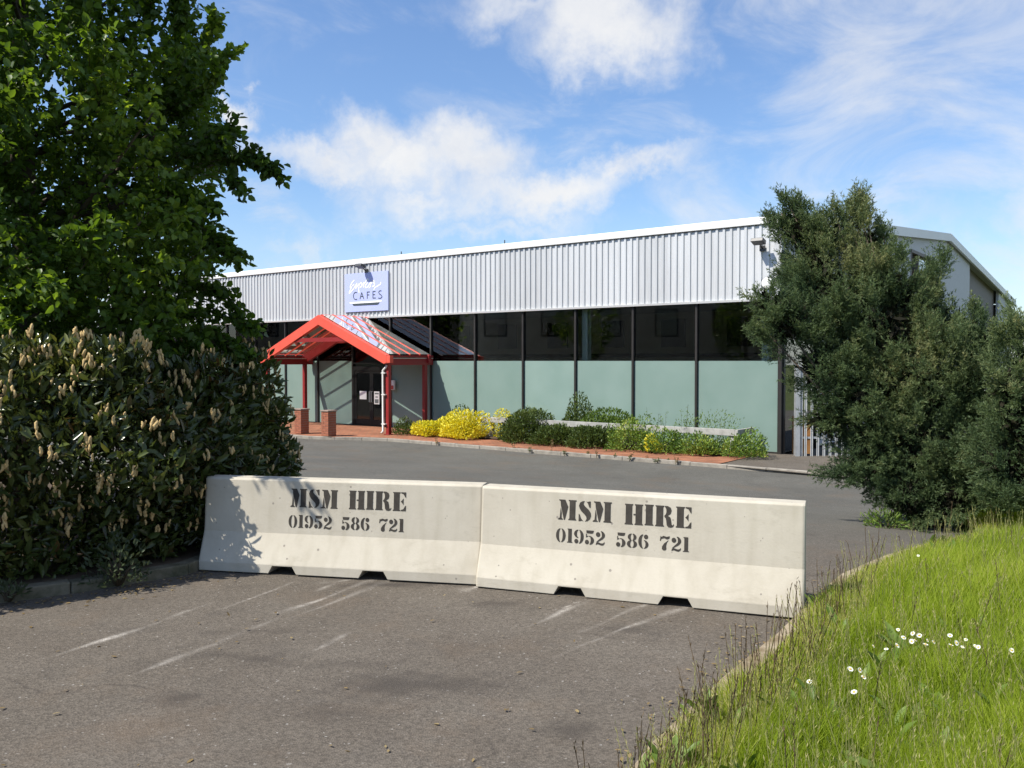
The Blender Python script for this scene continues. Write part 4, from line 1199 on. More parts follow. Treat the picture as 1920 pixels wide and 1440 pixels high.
sprays = [path_tips([(350, 260, 9.0), (348, 120, 9.0), (345, -10, 9.0), (350, -130, 9.0)], 120, .12),
          path_tips([(330, 200, 8.8), (400, 160, 8.8), (440, 105, 8.8)], 36, .09), path_tips([(360, 150, 9.0), (400, 70, 9.0), (412, 45, 9.0)], 22, .06),
          path_tips([(330, 290, 8.7), (410, 275, 8.7), (440, 245, 8.7)], 30, .08),
          path_tips([(340, 300, 8.6), (440, 292, 8.6), (490, 305, 8.6), (522, 328, 8.6)], 40, .055), path_tips([(400, 310, 8.5), (440, 340, 8.5), (448, 352, 8.5)], 9, .05),
          path_tips([(320, 420, 8.6), (390, 440, 8.6), (445, 485, 8.6)], 34, .09), path_tips([(320, 370, 8.6), (400, 390, 8.6)], 22, .09), path_tips([(350, 540, 8.6), (410, 548, 8.6), (436, 570, 8.6)], 18, .06),
          path_tips([(320, 590, 8.6), (430, 592, 8.6), (474, 612, 8.6)], 24, .05), path_tips([(300, 640, 8.6), (420, 640, 8.6), (450, 668, 8.6)], 40, .09),
          path_tips([(260, 60, 8.6), (285, 20, 8.6), (292, 0, 8.6)], 20, .07), path_tips([(60, 470, 7.5), (130, 480, 7.3), (195, 430, 7.2)], 45, .14), path_tips([(20, 560, 7.3), (70, 530, 7.2), (110, 560, 7.0)], 35, .14)]
sprays.append(path_tips([(-75, 270, 7.0), (-100, 215, 6.35), (-78, 200, 6.05)], 26, .06))
EX = (np.concatenate([s_[0] for s_ in sprays]), np.concatenate([s_[1] for s_ in sprays]))
broad_tree('deciduous_tree', (-5.2, 9.2, 0.0), 9.0, 'tall leafy green tree rising behind the laurel hedge on the left', left_tree_tips, 6300, (.088, .70), 5, extra=EX, trunk_r=.15, nlimb=60)


def ellipsoid_tips(c, rad, seed, thr=-.35, sc=1.6):
    def fn(n):
        out = np.zeros((0, 3))
        while len(out) < n:
            P = RNG.uniform(-1, 1, (n * 3, 3)); rr = np.linalg.norm(P, axis=1)
            P = P[(rr < 1) & (RNG.uniform(size=len(P)) < (.25 + .75 * rr ** 2))] * np.array(rad) + np.array(c)
            P = P[clumpy(P, sc, seed) > thr]; out = np.concatenate([out, P])
        return out[:n]
    return fn


tp = L(-3.0, -46.5); broad_tree('deciduous_tree', (tp.x, tp.y, -1.0), 6.3, 'far tree whose top shows beyond the roof edge at the right', ellipsoid_tips((tp.x, tp.y, 3.6), (2.2, 2.2, 2.2), 31, -.2), 380, (.30, .60), 13, trunk_r=.16, nlimb=14, nper=10)


for k_, (tx_, ty_, th_) in enumerate(((-20.5, 17.5, 7.4), (-18.8, 8.0, 6.2), (-21.0, 26.0, 8.0))):
    broad_tree('deciduous_tree', (tx_, ty_, -.4), th_, ('yard tree mirrored near the middle of the shop windows', 'smaller yard tree mirrored at the right of the shop windows', 'tall yard tree mirrored at the left of the shop windows')[k_], ellipsoid_tips((tx_, ty_, th_ * .60), (1.9, 1.9, th_ * .38), 33 + k_, -.1), 420, (.17, .7), 51 + k_, group='trees in front of the office', trunk_r=.16, nlimb=14, nper=9)


# laurel hedge
HB = [(-7.2, 3.9), (-5.1, 5.40), (-3.85, 6.26), (-3.15, 6.72), (-2.82, 7.05), (-2.58, 7.65), (-2.44, 8.4), (-2.55, 9.2), (-3.1, 10.2)]


def build_hedge():
    root = empty('laurel_hedge', (-3.6, 7.4, .08), 0, 'large dark glossy laurel hedge covered in cream flower spikes', 'hedge')
    b0 = np.array([-3.6, 7.4, .08]); H = np.array(HB); seg = np.linalg.norm(np.diff(H, axis=0), axis=1); cum = np.concatenate([[0], np.cumsum(seg)])

    def surf(n, depth):
        t = RNG.uniform(0, cum[-1], n); i = np.clip(np.searchsorted(cum, t) - 1, 0, len(seg) - 1); f = ((t - cum[i]) / seg[i])[:, None]
        p = H[i] * (1 - f) + H[i + 1] * f; d = unit(H[i + 1] - H[i]); nrm = np.stack([d[:, 1], -d[:, 0]], 1)
        top = np.interp(p[:, 0], [-7, -4, -3, -2.2], [2.10, 1.95, 1.72, 1.56]) - .10 * smst(p[:, 1], 8.6, 10)
        top = top + .13 * np.sin(t * 2.9) + .09 * np.sin(t * 6.1 + 1)
        v = RNG.uniform(0, 1.28, n)                     # up the face then back over the top
        zz = np.where(v < 1, .06 + v * (top - .06), top); back = np.where(v < 1, 0, (v - 1) / .28 * 1.1)
        rnd_ = np.clip((v - .80) / .2, 0, 1) ** 2 * .22 * (v < 1)  # rounded shoulder
        bulge = .13 * np.sin(np.pi * np.clip(v, 0, 1) ** .8) - .05 + .16 * clumpy(np.stack([p[:, 0], p[:, 1], zz], 1), 2.6, 3) + .06 * clumpy(np.stack([p[:, 0], p[:, 1], zz], 1), 7, 6)
        dep = RNG.uniform(0, 1, n) ** 1.4 * depth
        off = bulge - back - rnd_ - dep
        P = np.concatenate([p + nrm * off[:, None], (zz - np.where(v > .95, dep * .7, 0) + .10 * clumpy(np.stack([p[:, 0], p[:, 1], zz], 1), 4.2, 8) * (v > .8))[:, None]], 1)
        tp_ = np.clip((v - .85) / .2, 0, 1)[:, None]
        Nn = unit(np.concatenate([nrm, np.full((n, 1), .15)], 1) * (1 - tp_) + np.array([[0, 0, 1.0]]) * tp_)
        P[:, 2] = np.maximum(P[:, 2], .12); return P, Nn, dep
    n = 52000; P, Nn, dep = surf(n, .85)
    D = unit(Nn * .65 + np.array([0, 0, .42]) + RNG.normal(size=(n, 3)) * .62); U = unit(Nn * .8 + np.array([0, 0, .6]) + RNG.normal(size=(n, 3)) * .5)
    Ln = RNG.uniform(.05, .14, n); V, Q = leaves(P, D, U, Ln, Ln * RNG.uniform(.28, .44, n), .14, .10)
    rnd = np.clip(.50 + .16 * clumpy(P, 3, 4) + RNG.normal(size=n) * .17, 0.12, 1); rnd = np.where(RNG.uniform(size=n) < .012, 0.0, rnd)
    o = link('foliage', np_mesh('foliage', V - b0, Q, None, LM_LAUREL, np.repeat(rnd, 6)), root); o['kind'] = 'stuff'
    # woody stems inside
    for k in range(26):
        p, nn, _ = surf(1, .3); e = Vector(p[0] - b0); s_ = Vector((e.x * .8 - .25, e.y * .8 + .25, 0)) ; s_.z = -.02
        MB().tube([s_, s_.lerp(e, .5) + Vector((0, 0, .15)), e], [.022, .015, .005], 6).build('stem', M_BARK, root, smooth=True)
    # flower spikes in clusters of three to six
    ms = []
    for k in range(4):
        mb = MB(); h = (.075, .09, .105, .085)[k]; pts = []; rad = []
        for i in range(6):
            t = i / 5; pts.append((.006 * math.sin(k + i), .006 * math.cos(k * 2 + i), t * h)); rad.append((.006, .0125, .0145, .014, .0125, .006)[i] * (1 + .14 * (-1) ** i))
        mb.tube(pts, rad, 7); ms.append(mb.mesh('flower_spike', M_FLOW, True))
    cnt = 0; rest = MB()
    while cnt < 820:
        p, nn, _ = surf(1, .10); p = p[0]; nn = nn[0]
        x = 960 + p[0] / p[1] * 1610
        if x < -40 or p[2] < .25 or (x > 280 and random.random() < .45): continue
        if p[2] < .7 and random.random() < .3: continue
        for j in range(random.randint(3, 6)):
            q = p + nn * .045 + np.array([random.uniform(-.06, .06), random.uniform(-.05, .05), random.uniform(-.02, .07)])
            me = random.choice(ms); rot = (random.uniform(-.3, .3) - .12, random.uniform(-.3, .3), random.uniform(0, 6)); sc = random.uniform(.55, .98)
            if cnt < 300:
                o = link('flower_spike', me, root, None, Vector(q - b0), rot); o.scale = (sc, sc, sc)
            else:
                mt = Matrix.Translation(Vector(q - b0)) @ Matrix.Rotation(rot[1], 4, 'Y') @ Matrix.Rotation(rot[0], 4, 'X') @ Matrix.Scale(sc, 4)
                k0 = len(rest.v); rest.v += [tuple(mt @ v.co) for v in me.vertices]; rest.f += [tuple(k0 + a for a in f.vertices) for f in me.polygons]
            cnt += 1
    o = rest.build('flower_spikes', M_FLOW, root, smooth=True); o['kind'] = 'stuff'


build_hedge()


def bush(name, c, rad, label, cat, lm, n, ll, lw, seed, up=.5, group=None, stems=True, shell=.55, irr=.22, jag=.0, squash=.2):
    """rounded shrub: leaves spread through the outer shell of an uneven dome standing on its base point"""
    root = empty(name, c, 0, label, cat, group)
    N_ = rdir(n); N_[:, 2] = np.abs(N_[:, 2]) * 1.0 - squash; N_ = unit(N_)
    sc = 1 + irr * clumpy(N_, 2.6, seed) + jag * np.abs(RNG.normal(size=n))
    rr = (1 - shell * RNG.uniform(0, 1, n) ** 1.7) * sc
    P = N_ * rr[:, None] * np.array(rad); P[:, 2] = np.maximum(P[:, 2] * 1.0 + rad[2] * .10, .02)
    D = unit(N_ * .9 + np.array([0, 0, up]) + RNG.normal(size=(n, 3)) * .5); U = unit(N_ + RNG.normal(size=(n, 3)) * .6)
    Ln = RNG.uniform(.7, 1.2, n) * ll; V, Q = leaves(P, D, U, Ln, Ln * lw)
    rnd = np.clip(.45 + .25 * clumpy(P, 3.5, seed + 1) + RNG.normal(size=n) * .17, 0, 1)
    o = link('foliage', np_mesh('foliage', V, Q, None, lm, np.repeat(rnd, 6)), root); o['kind'] = 'stuff'
    mb = MB()
    for k in range(9):
        e = Vector(N_[k * 7] * np.array(rad) * .8); e.z = max(e.z, rad[2] * .3)
        mb.tube([(e.x * .12, e.y * .12, -.03), (e.x * .5, e.y * .5, e.z * .55), e], [.014, .010, .004], 5)
    mb.build('stems', M_TWIG, root, smooth=True)
    return root


def Lg(s, o_): return L(s, o_, PV + .03)


BG = 'shrubs along the shop front'
bush('yellow_shrub', Lg(10.6, 1.6), (.66, .50, .50), 'bright yellow flowering shrub at the end of the rail, left mound', 'shrub', LM_YELL, 4200, .075, .62, 41, group=BG, irr=.42)
bush('yellow_shrub', Lg(9.35, 1.6), (.64, .50, .54), 'bright yellow flowering shrub in front of the rail, right mound', 'shrub', LM_YELL, 4400, .075, .62, 42, group=BG, irr=.42)
bush('dark_shrub', Lg(11.75, 1.75), (.42, .40, .42), 'small dark green shrub at the foot of the right rear porch post', 'shrub', LM_BUSH, 1300, .06, .5, 43, group=BG)
bush('dark_shrub', Lg(10.2, .8), (.55, .35, .72), 'dark green shrub rising behind the yellow mounds', 'shrub', LM_BUSH, 1700, .07, .45, 44, group=BG)
bush('yellow_shrub', Lg(8.15, 1.0), (.48, .45, .86), 'narrow yellow shrub half hidden behind the rail', 'shrub', LM_YELL, 1700, .055, .6, 45, group=BG)
bush('rounded_shrub', Lg(7.1, 1.40), (.82, .62, .86), 'large round dark green shrub covering the rail', 'shrub', LM_BUSH, 6000, .085, .45, 46, group=BG, irr=.20, jag=.05)
bush('rounded_shrub', Lg(5.85, .62), (.62, .5, 1.12), 'tallest olive shrub behind the rail, near the mullion', 'shrub', LM_BUSH, 3000, .085, .45, 47, group=BG)
bush('rounded_shrub', Lg(4.75, .66), (1.0, .5, .90), 'light green domed shrub behind the rail', 'shrub', LM_LIGHT, 4000, .085, .45, 48, group=BG, irr=.10)
bush('clipped_shrub', Lg(5.95, 1.62), (.70, .45, .52), 'low clipped green shrub in front of the rail, beside the large round one', 'shrub', LM_BUSH, 3600, .08, .45, 49, group=BG, irr=.16, jag=.05)
bush('clipped_shrub', Lg(4.75, 1.62), (.70, .45, .50), 'low clipped green shrub in front of the rail, beside the variegated ones', 'shrub', LM_BUSH, 3600, .08, .45, 50, group=BG, irr=.16, jag=.05)
bush('variegated_shrub', Lg(3.5, 1.55), (.72, .5, .70), 'leafy yellow-green variegated shrub climbing over the rail', 'shrub', LM_VARI, 2700, .065, .55, 51, group=BG, irr=.3)
bush('variegated_shrub', Lg(2.5, 1.6), (.62, .45, .46), 'low variegated shrub with a yellow patch below the rail', 'shrub', LM_VARI, 2100, .065, .55, 52, group=BG, irr=.3)
bush('yellow_shrub', Lg(2.75, 1.85), (.22, .18, .38), 'small tuft of yellow leaves among the variegated shrubs', 'shrub', LM_YELL, 320, .06, .55, 53, group=BG)
bush('variegated_shrub', Lg(1.5, 1.55), (.62, .5, .42), 'low spreading variegated shrub by the rail corner', 'shrub', LM_VARI, 2100, .065, .55, 54, group=BG, irr=.3)
bush('variegated_shrub', Lg(.55, 1.25), (.55, .6, .55), 'variegated shrub at the right end of the bed by the dark corner frame', 'shrub', LM_VARI, 2000, .065, .55, 55, group=BG, irr=.3)
bush('pale_weed_patch', Lg(1.6, .75), (.95, .35, .82), 'pale green weeds showing above the right end of the rail', 'weeds', LM_LIGHT, 1500, .07, .3, 56, group=BG, irr=.35, jag=.12)


def weed(name, base, h, n, lm, label, group=None, ll=.06, lw=.35, spread=.10):
    root = empty(name, base, 0, label, 'weed', group)
    Ps = []; Ds = []; mb = MB()
    for k in range(max(2, n // 16)):
        e = Vector((random.uniform(-spread, spread), random.uniform(-spread, spread), h * random.uniform(.65, 1.05)))
        mb.tube([(e.x * .2, e.y * .2, -.02), (e.x * .6, e.y * .6, e.z * .5), e], [.005, .004, .002], 5)
        m = 16; t = RNG.uniform(.12, 1, m); Ps.append(np.array([[e.x, e.y, e.z]]) * t[:, None]); Ds.append(rdir(m) * np.array([1, 1, .5]) + np.array([0, 0, .3]))
    P = np.concatenate(Ps); D = unit(np.concatenate(Ds)); Ln = RNG.uniform(.6, 1.2, len(P)) * ll
    V, Q = leaves(P, D, rdir(len(P)) * .5 + np.array([0, 0, 1.0]), Ln, Ln * lw)
    o = link('leaves', np_mesh('leaves', V, Q, None, lm, np.repeat(RNG.uniform(size=len(P)), 6)), root); o['kind'] = 'stuff'
    mb.build('stalks', M_TWIG, root)


for s, o_, h, n in ((3.35, .85, 1.05, 60), (2.95, .8, 1.0, 48), (2.55, .9, .85, 40), (2.28, .95, 1.32, 70), (3.15, .7, .9, 40), (2.1, 1.15, .95, 50), (1.35, .6, 1.05, 40)):
    weed('tall_weed', Lg(s, o_), h, n, LM_LIGHT, 'tall thin weed standing against the frosted glass behind the rail', 'tall weeds behind the rail', .075, .4)
for i, s in enumerate((9.1, 6.35, 5.75, 5.1, 4.6, 4.0, 3.6, 3.15, 2.7, 2.3, 1.95, 1.7, 1.4)):
    weed('kerb_weed', L(s, pave_edge(s) + .05 - .12 * (i % 2), -.05), random.uniform(.10, .30) if i not in (1, 3) else .36, 20 + 12 * (i % 3), LM_BUSH if i % 3 else LM_STRAW, 'small weed growing in the joint of the brick pavement kerb', 'weeds along the pavement kerb', .06, .4, .09)
bush('weed_shrub', (-3.02, 6.55, .06), (.20, .18, .30), 'small grey-green weed bush at the foot of the hedge', 'weed', LM_GREYL, 420, .04, .5, 61, irr=.4)
bush('weed_shrub', (-3.62, 6.12, .06), (.13, .10, .10), 'tiny grey-green weed on the kerb below the hedge', 'weed', LM_GREYL, 140, .05, .35, 62, irr=.3)


# junipers
def juniper(base, lobes, label, nspray, seed, group='junipers by the side gate'):
    root = empty('juniper_bush', base, 0, label, 'shrub', group)
    b = np.array(base); Cs = []; Ds = []; inner = []
    wsum = sum(l[3] ** 1.7 for l in lobes)
    for (px, py, d, r, up) in lobes:
        c = np.array(list(at(px, py + 8, d))); R = r / 1610 * d * 1.05; n = int(nspray * r ** 1.7 / wsum)
        k = 15; nt_ = max(2, n // k); N_ = rdir(nt_ * 2); N_ = N_[(N_[:, 2] > -.75)][:nt_]; nt_ = len(N_)
        rr = R * (1 - .50 * RNG.uniform(0, 1, nt_) ** 1.5) * (1 + .20 * clumpy(N_, 3.2, seed))
        td = unit(N_ * .55 + np.array([-.34, -.12, up * .8 + .15]) + RNG.normal(size=(nt_, 3)) * .16); pl = np.clip(R * RNG.uniform(.75, 1.25, nt_), .28, .75)
        tc_ = c + N_ * rr[:, None] - td * (pl * .70)[:, None]; t_ = RNG.uniform(0, 1, (nt_, k, 1)) ** .8
        ro = unit(np.cross(np.broadcast_to(td[:, None, :], (nt_, k, 3)), RNG.normal(size=(nt_, k, 3)))); rad = (.20 * (1 - t_) + .012) * (pl[:, None, None] / .5)
        Cs.append((tc_[:, None, :] + td[:, None, :] * t_ * pl[:, None, None] + ro * rad).reshape(-1, 3))
        Ds.append(unit(td[:, None, :] + ro * (.50 * (1 - t_) + .06) + RNG.normal(size=(nt_, k, 3)) * .12).reshape(-1, 3))
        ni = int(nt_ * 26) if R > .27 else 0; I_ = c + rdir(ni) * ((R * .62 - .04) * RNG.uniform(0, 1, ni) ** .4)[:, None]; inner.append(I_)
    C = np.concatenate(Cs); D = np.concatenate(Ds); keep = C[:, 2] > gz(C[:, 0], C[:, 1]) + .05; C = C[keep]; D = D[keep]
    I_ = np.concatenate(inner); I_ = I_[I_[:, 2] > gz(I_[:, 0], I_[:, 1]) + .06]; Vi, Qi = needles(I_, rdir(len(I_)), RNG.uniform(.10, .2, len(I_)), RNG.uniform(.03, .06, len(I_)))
    o = link('inner_shade_foliage', np_mesh('inner_shade_foliage', Vi - b, Qi, None, LM_JINN, np.repeat(RNG.uniform(size=len(I_)), 4)), root); o['kind'] = 'stuff'
    n = len(C); SL = RNG.uniform(.16, .36, n); kb, mb_ = 8, 9; m = kb * mb_
    # each spray: eight branchlets off a tapering axis, each set with fine scale leaves
    tb = np.linspace(.08, .95, kb)[None, :] + RNG.normal(size=(n, kb)) * .04
    q = unit(np.cross(np.broadcast_to(D[:, None, :], (n, kb, 3)), RNG.normal(size=(n, kb, 3))))
    st_ = (C - D * (SL * .5)[:, None])[:, None, :] + D[:, None, :] * (tb * SL[:, None])[..., None]
    bd = unit(D[:, None, :] * .9 + q * RNG.uniform(.45, .9, (n, kb, 1)) + np.array([0, 0, .12])); bl = (SL[:, None] * (.46 - .30 * tb))[..., None]
    tn = RNG.uniform(0, 1, (n, kb, mb_, 1)); P = (st_[:, :, None, :] + bd[:, :, None, :] * bl[:, :, None, :] * tn).reshape(-1, 3)
    nd = unit(bd[:, :, None, :] + RNG.normal(size=(n, kb, mb_, 3)) * .42).reshape(-1, 3)
    Ln = RNG.uniform(.028, .055, n * m); V, Q = needles(P, nd, Ln, RNG.uniform(.006, .011, n * m))
    base_r = .42 + .26 * clumpy(C, 3.0, seed + 2) + RNG.normal(size=n) * .12
    tipb = .22 * (tb[:, :, None] * .5 + tn[..., 0] * .7 - .55)
    rnd = np.clip(base_r[:, None, None] + tipb + RNG.normal(size=(n, kb, mb_)) * .07, 0, 1).reshape(-1)
    o = link('foliage', np_mesh('foliage', V - b, Q, None, LM_JUNI, np.repeat(rnd, 4)), root); o['kind'] = 'stuff'
    for k, l in enumerate(lobes):
        e = at(l[0], l[1], l[2]) - Vector(base); s_ = Vector((random.uniform(-.15, .15), random.uniform(-.15, .15), -.05))
        MB().tube([s_, s_.lerp(e, .45) + Vector((0, 0, .12)), e], [.045, .022, .006], 7).build('branch', M_BARK, root, smooth=True)


J1 = [(1490, 500, 11.7, 34, 1.0), (1500, 540, 11.6, 40, .8), (1470, 372, 11.6, 10, 2.2), (1505, 385, 11.6, 12, 2.0), (1560, 395, 11.5, 14, 2.0), (1612, 362, 11.5, 8, 2.4), (1585, 395, 11.5, 12, 2.2), (1650, 430, 11.5, 14, 1.8), (1675, 470, 11.4, 18, 1.6), (1755, 490, 11.4, 14, 1.9), (1500, 425, 11.6, 42, 1.3), (1462, 400, 11.6, 22, 1.6), (1545, 440, 11.6, 46, 1.3), (1600, 405, 11.5, 26, 1.7), (1606, 380, 11.5, 12, 2.2), (1630, 455, 11.6, 38, 1.2), (1530, 490, 11.5, 60, 1.0),
      (1440, 570, 11.0, 40, .6), (1480, 600, 11.1, 56, .7), (1425, 610, 11.0, 22, .4), (1560, 560, 11.3, 80, .9), (1640, 520, 11.4, 66, 1.0), (1690, 540, 11.4, 58, 1.0), (1728, 520, 11.5, 30, 1.4), (1650, 620, 11.2, 92, .8),
      (1745, 620, 11.3, 72, .9), (1800, 615, 11.3, 48, 1.1), (1835, 640, 11.2, 44, 1.1), (1550, 680, 11.1, 66, .5), (1620, 740, 11.0, 88, .5), (1550, 780, 11.0, 42, .2), (1720, 720, 11.0, 100, .6), (1800, 730, 11.0, 84, .7),
      (1640, 850, 10.8, 70, .2), (1590, 860, 10.7, 34, .0), (1720, 850, 10.7, 92, .3), (1810, 850, 10.6, 84, .5), (1700, 925, 10.4, 56, .1), (1780, 930, 10.3, 56, .2), (1850, 900, 10.3, 60, .4), (1850, 760, 10.8, 60, .8)]
juniper((5.3, 10.9, -.3), J1, 'large leaning dark green juniper hiding the shop corner', 8600, 71)
J2 = [(1905, 640, 9.6, 42, 1.3), (1930, 600, 9.7, 40, 1.5), (1960, 680, 9.6, 90, 1.0), (1895, 720, 9.5, 46, 1.0), (1930, 790, 9.5, 84, .7), (1890, 860, 9.5, 56, .4), (1950, 900, 9.4, 80, .4), (1880, 930, 9.4, 40, .2), (2020, 760, 9.5, 110, .8), (2020, 880, 9.4, 100, .5)]
juniper((6.1, 9.9, -.2), J2, 'lighter green juniper at the right edge of the view', 2100, 81)
bush('low_shrub', (4.55, 10.35, float(gz(4.55, 10.35))), (.30, .24, .20), 'small yellowish clump at the foot of the big juniper', 'shrub', LM_VARI, 620, .06, .2, 63, irr=.3)


# grass
def blades(n, pts, h, w, lean, lm, name, label, bend=.35):
    P = np.concatenate([pts, vz(pts[:, 0], pts[:, 1])[:, None] - .01], 1)
    a = RNG.uniform(0, 2 * np.pi, n); ld = np.stack([np.cos(a), np.sin(a), np.zeros(n)], 1)
    wd = np.array([.35, .15, 0]); ld = ld * RNG.uniform(.05, lean, n)[:, None] + wd * lean * .35
    S = np.stack([-np.sin(a + 1.3), np.cos(a + 1.3), np.zeros(n)], 1) * (w / 2)[:, None]
    mid = P + np.array([0, 0, 1.0]) * (h * .55)[:, None] + ld * (h * .35)[:, None]
    tip = P + np.array([0, 0, 1.0]) * (h * RNG.uniform(.82, 1, n))[:, None] + ld * (h * (1 + bend))[:, None]
    V = np.stack([P - S, P + S, mid + S * .85, mid - S * .85, tip], 1).reshape(-1, 3); b = np.arange(n)[:, None] * 5
    return V, b + np.array([[0, 1, 2, 3]]), b + np.array([[3, 2, 4]])


def verge_pts(n, far=11.5, pw=1.0):
    out = np.zeros((0, 2))
    while len(out) < n:
        d = 2.6 * (far / 2.6) ** (RNG.uniform(0, 1, n * 2) ** pw); x = RNG.uniform(-.10, .70, n * 2) * d; p = np.stack([x, d], 1)
        p = p[verge_dist(p[:, 0], p[:, 1]) > .11]; out = np.concatenate([out, p])
    return out[:n]


def build_grass():
    n = 165000; p = verge_pts(n); pat = clumpy(np.concatenate([p, np.zeros((n, 1))], 1), 1.6, 91); pat2 = clumpy(np.concatenate([p, np.zeros((n, 1))], 1), 5.5, 92); vd = verge_dist(p[:, 0], p[:, 1])
    h = RNG.uniform(.07, .25, n) * (1 + .30 * pat + .22 * pat2) * (.42 + .58 * smst(vd, .1, .6)); w = RNG.uniform(.0022, .0046, n) * (1 + .10 * p[:, 1])
    V, Q, T = blades(n, p, h, w, .34, LM_GRASS, '', '', .15)
    rnd = np.clip(.34 + .17 * pat + .12 * pat2 + RNG.normal(size=n) * .19, 0, 1)
    rnd = np.where((vd < .40) & (RNG.uniform(size=n) < .35), 1.0, rnd)
    # blades rooted along the kerb edge, flopping out over it
    ne = 9000; t = RNG.uniform(0, 9.999, ne); i0 = t.astype(int); f = (t - i0)[:, None]; e = KRa[i0] * (1 - f) + KRa[i0 + 1] * f; dk = unit(KRa[i0 + 1] - KRa[i0]); nk = np.stack([dk[:, 1], -dk[:, 0]], 1)
    ok = clumpy(np.concatenate([e, np.zeros((ne, 1))], 1), 4.0, 95) > .05; e = e[ok]; nk = nk[ok]; ne = len(e); e = e + nk * RNG.uniform(.10, .22, ne)[:, None]
    Pe = np.concatenate([e, (gz(e[:, 0], e[:, 1]) + .07)[:, None]], 1); De = unit(np.concatenate([-nk * RNG.uniform(.0, .9, ne)[:, None], np.ones((ne, 1))], 1) + RNG.normal(size=(ne, 3)) * .25)
    Ve, Qe = needles(Pe, De, RNG.uniform(.05, .15, ne), RNG.uniform(.003, .006, ne))
    nb = len(V); V = np.concatenate([V, Ve]); Q = np.concatenate([Q, Qe + nb]); rn = np.concatenate([np.repeat(rnd, 5), np.repeat(np.clip(RNG.normal(size=ne) * .3 + .62, 0, 1), 4)])
    o = link('grass', np_mesh('grass', V, Q, T, LM_GRASS, rn)); tag(o, 'long green grass covering the verge on the right', 'grass', kind='stuff')

    def stalks(q, h, wv, lm, name, label, head, hw, tilt, m=7):
        n = len(q); P = np.concatenate([q, vz(q[:, 0], q[:, 1])[:, None] - .01], 1)
        dr = unit(np.stack([RNG.normal(size=n) * tilt + .04, RNG.normal(size=n) * tilt, np.ones(n)], 1)); R = unit(np.cross(dr, np.array([[0.0, 1.0, 0.05]])))
        e = P + dr * h[:, None]; V1 = np.stack([P - R * wv[:, None], P + R * wv[:, None], e + R * wv[:, None] * .7, e - R * wv[:, None] * .7], 1).reshape(-1, 3)
        t = RNG.uniform(.74, 1.04, (n, m)); hp = P[:, None, :] + dr[:, None, :] * (h[:, None] * t)[..., None]; hd = unit(dr[:, None, :] + RNG.normal(size=(n, m, 3)) * .28)
        V2, Q2 = needles(hp.reshape(-1, 3), hd.reshape(-1, 3), np.full(n * m, head), np.full(n * m, hw))
        Q1 = np.arange(n)[:, None] * 4 + np.array([[0, 1, 2, 3]]); V = np.concatenate([V1, V2]); Q = np.concatenate([Q1, Q2 + len(V1)])
        o = link(name, np_mesh(name, V, Q, None, lm, np.concatenate([np.repeat(RNG.uniform(0, .7, n), 4), np.repeat(RNG.uniform(size=n * m), 4)]))); tag(o, label, 'grass', kind='stuff')
    q = verge_pts(9000, 10.5); vd = verge_dist(q[:, 0], q[:, 1]); q = q[RNG.uniform(size=len(q)) < np.where(vd < .40, np.where(q[:, 1] < 5.0, .13, .06), .005)]
    stalks(q, RNG.uniform(.20, .46, len(q)), .0013 + .00018 * q[:, 1], LM_STALK, 'seed_grass', 'thin brown seed stalks standing out of the grass along the kerb', .024, .0042, .17)
    q = verge_pts(2000, 10.5)
    stalks(q, RNG.uniform(.20, .36, len(q)), .0007 + .00016 * q[:, 1], LM_HAZE, 'flowering_grass', 'pale flowering grass stems scattered through the verge', .022, .0032, .22, 5)
    # broad-leaved weeds in clumps through the grass
    nc = 70; q = verge_pts(nc, 9.5); m = 11; P = np.concatenate([q, vz(q[:, 0], q[:, 1])[:, None] + .02], 1); P = np.repeat(P, m, 0) + RNG.normal(size=(nc * m, 3)) * np.array([.05, .05, .03])
    a_ = RNG.uniform(0, 6.28, nc * m); D = np.stack([np.cos(a_), np.sin(a_), RNG.uniform(.5, 2.0, nc * m)], 1); Ln = RNG.uniform(.07, .16, nc * m)
    V, Q = leaves(P, D, rdir(nc * m) * .4 + np.array([0, 0, 1.0]), Ln, Ln * .36); o = link('broadleaf_weeds', np_mesh('broadleaf_weeds', V, Q, None, LM_LIGHT, np.repeat(RNG.uniform(size=nc * m), 6)))
    tag(o, 'broad-leaved weeds scattered through the grass verge', 'weeds', kind='stuff')
    # fallen leaves and grit gathered on the road along the kerbs
    n = 420; t = RNG.uniform(2.0, 5.0, n); KLa = np.array(KL); i0 = np.minimum(t.astype(int), len(KLa) - 2); f = (t - i0)[:, None]; e = KLa[i0] * (1 - f) + KLa[i0 + 1] * f; dk = unit(KLa[i0 + 1] - KLa[i0]); e = e + np.stack([dk[:, 1], -dk[:, 0]], 1) * (np.abs(RNG.normal(size=n)) * .16 + .02)[:, None]
    t2 = RNG.uniform(2.5, 8.0, n); i0 = t2.astype(int); f = (t2 - i0)[:, None]; e2 = KRa[i0] * (1 - f) + KRa[i0 + 1] * f; dk = unit(KRa[i0 + 1] - KRa[i0]); e2 = e2 - np.stack([dk[:, 1], -dk[:, 0]], 1) * (np.abs(RNG.normal(size=n)) * .16 + .02)[:, None]
    e3 = np.stack([RNG.uniform(-3.5, 1.6, 160), RNG.uniform(3.5, 6.4, 160)], 1); e3 = e3[verge_dist(e3[:, 0], e3[:, 1]) < -.1]
    E = np.concatenate([e[::2], e2[::3], e3[::2]]); n = len(E); P = np.concatenate([E, (gz(E[:, 0], E[:, 1]) + .011)[:, None]], 1); D = rdir(n) * np.array([1, 1, .12]); Ln = RNG.uniform(.012, .042, n)
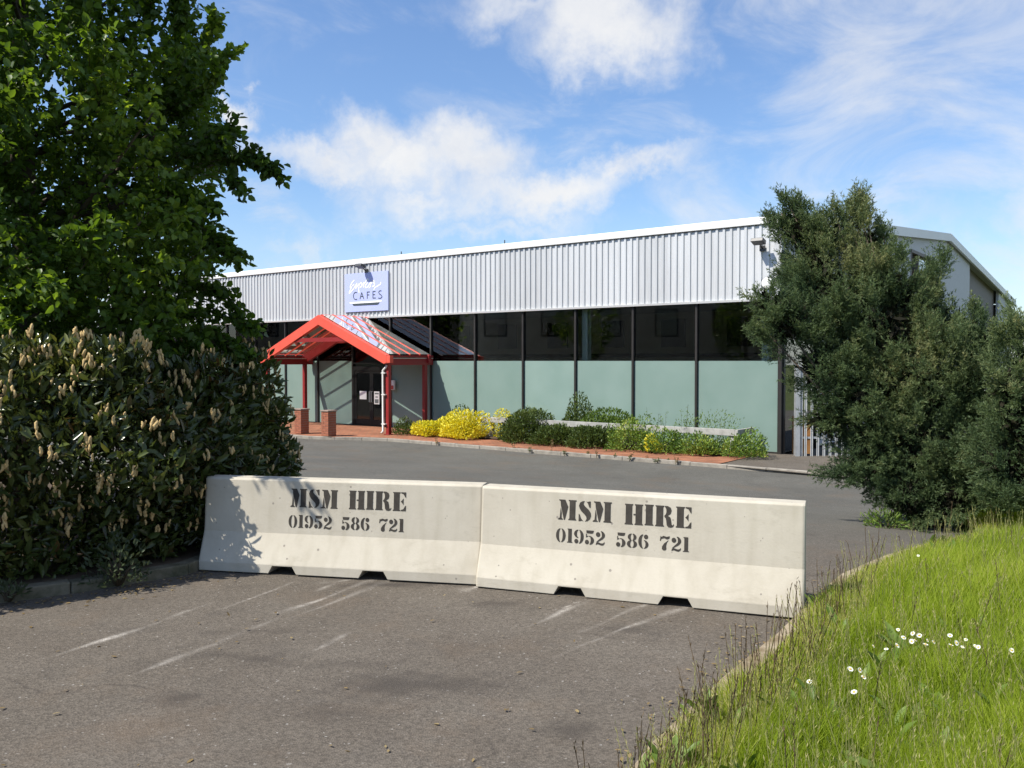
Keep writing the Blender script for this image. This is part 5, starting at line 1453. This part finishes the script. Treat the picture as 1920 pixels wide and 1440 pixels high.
    V, Q = leaves(P, D, rdir(n) * .2 + np.array([0, 0, 1.0]), Ln, Ln * .5, .05, .03); o = link('leaf_litter', np_mesh('leaf_litter', V, Q, None, LM_STRAW, np.repeat(RNG.uniform(size=n), 6)))
    tag(o, 'dry leaf litter and grit gathered along the road kerbs', 'litter', kind='stuff')
    # daisies
    mb = MB()
    for k in range(12):
        a = 2 * math.pi * k / 12; c, s_ = math.cos(a), math.sin(a); c2, s2 = math.cos(a + .2), math.sin(a + .2); c3, s3 = math.cos(a - .2), math.sin(a - .2)
        mb.poly([(c*.004, s_*.004, .002), (c3*.016, s3*.016, .005), (c*.022, s_*.022, .003), (c2*.016, s2*.016, .005)])
    pm = mb.mesh('petals', M_PETAL); cm = MB().tube([(0, 0, .001), (0, 0, .006), (0, 0, .009)], [.008, .007, .003], 8).mesh('centre', M_PETY)
    sm = MB().tube([(0, 0, 0), (.004, 0, -.14), (0, 0, -.28)], [.0015, .0018, .002], 5).mesh('stalk', LM_GRASS)
    for (px, py) in ((1690, 1185), (1718, 1192), (1730, 1196), (1722, 1205), (1745, 1205), (1700, 1200), (1688, 1215), (1668, 1222), (1643, 1216), (1716, 1207), (1757, 1208), (1788, 1196), (1818, 1204), (1842, 1218), (1790, 1214), (1812, 1218), (1836, 1216),
                     (1600, 1260), (1618, 1262), (1625, 1276), (1608, 1304), (1726, 1044), (1523, 1284), (1905, 1224), (1742, 1213), (1800, 1210)):
        hgt = random.uniform(.20, .26); z = .5
        for _ in range(25): d = (CAM_H - z) * 1610 / (py - 677); x = (px - 960) / 1610 * d; z = .5 * z + .5 * (float(vz(x, d)) + hgt)
        r_ = empty('daisy', (x, d, z), random.uniform(0, 6), 'white daisy standing in the long grass of the verge', 'flower', 'daisies in the grass')
        r_.rotation_euler = (random.uniform(.1, 1.1), random.uniform(-.5, .5), random.uniform(-.9, .9)); s_ = random.uniform(.38, .72); r_.scale = (s_, s_, s_)
        link('petals', pm, r_); link('centre', cm, r_); st = link('stalk', sm, r_)


build_grass()
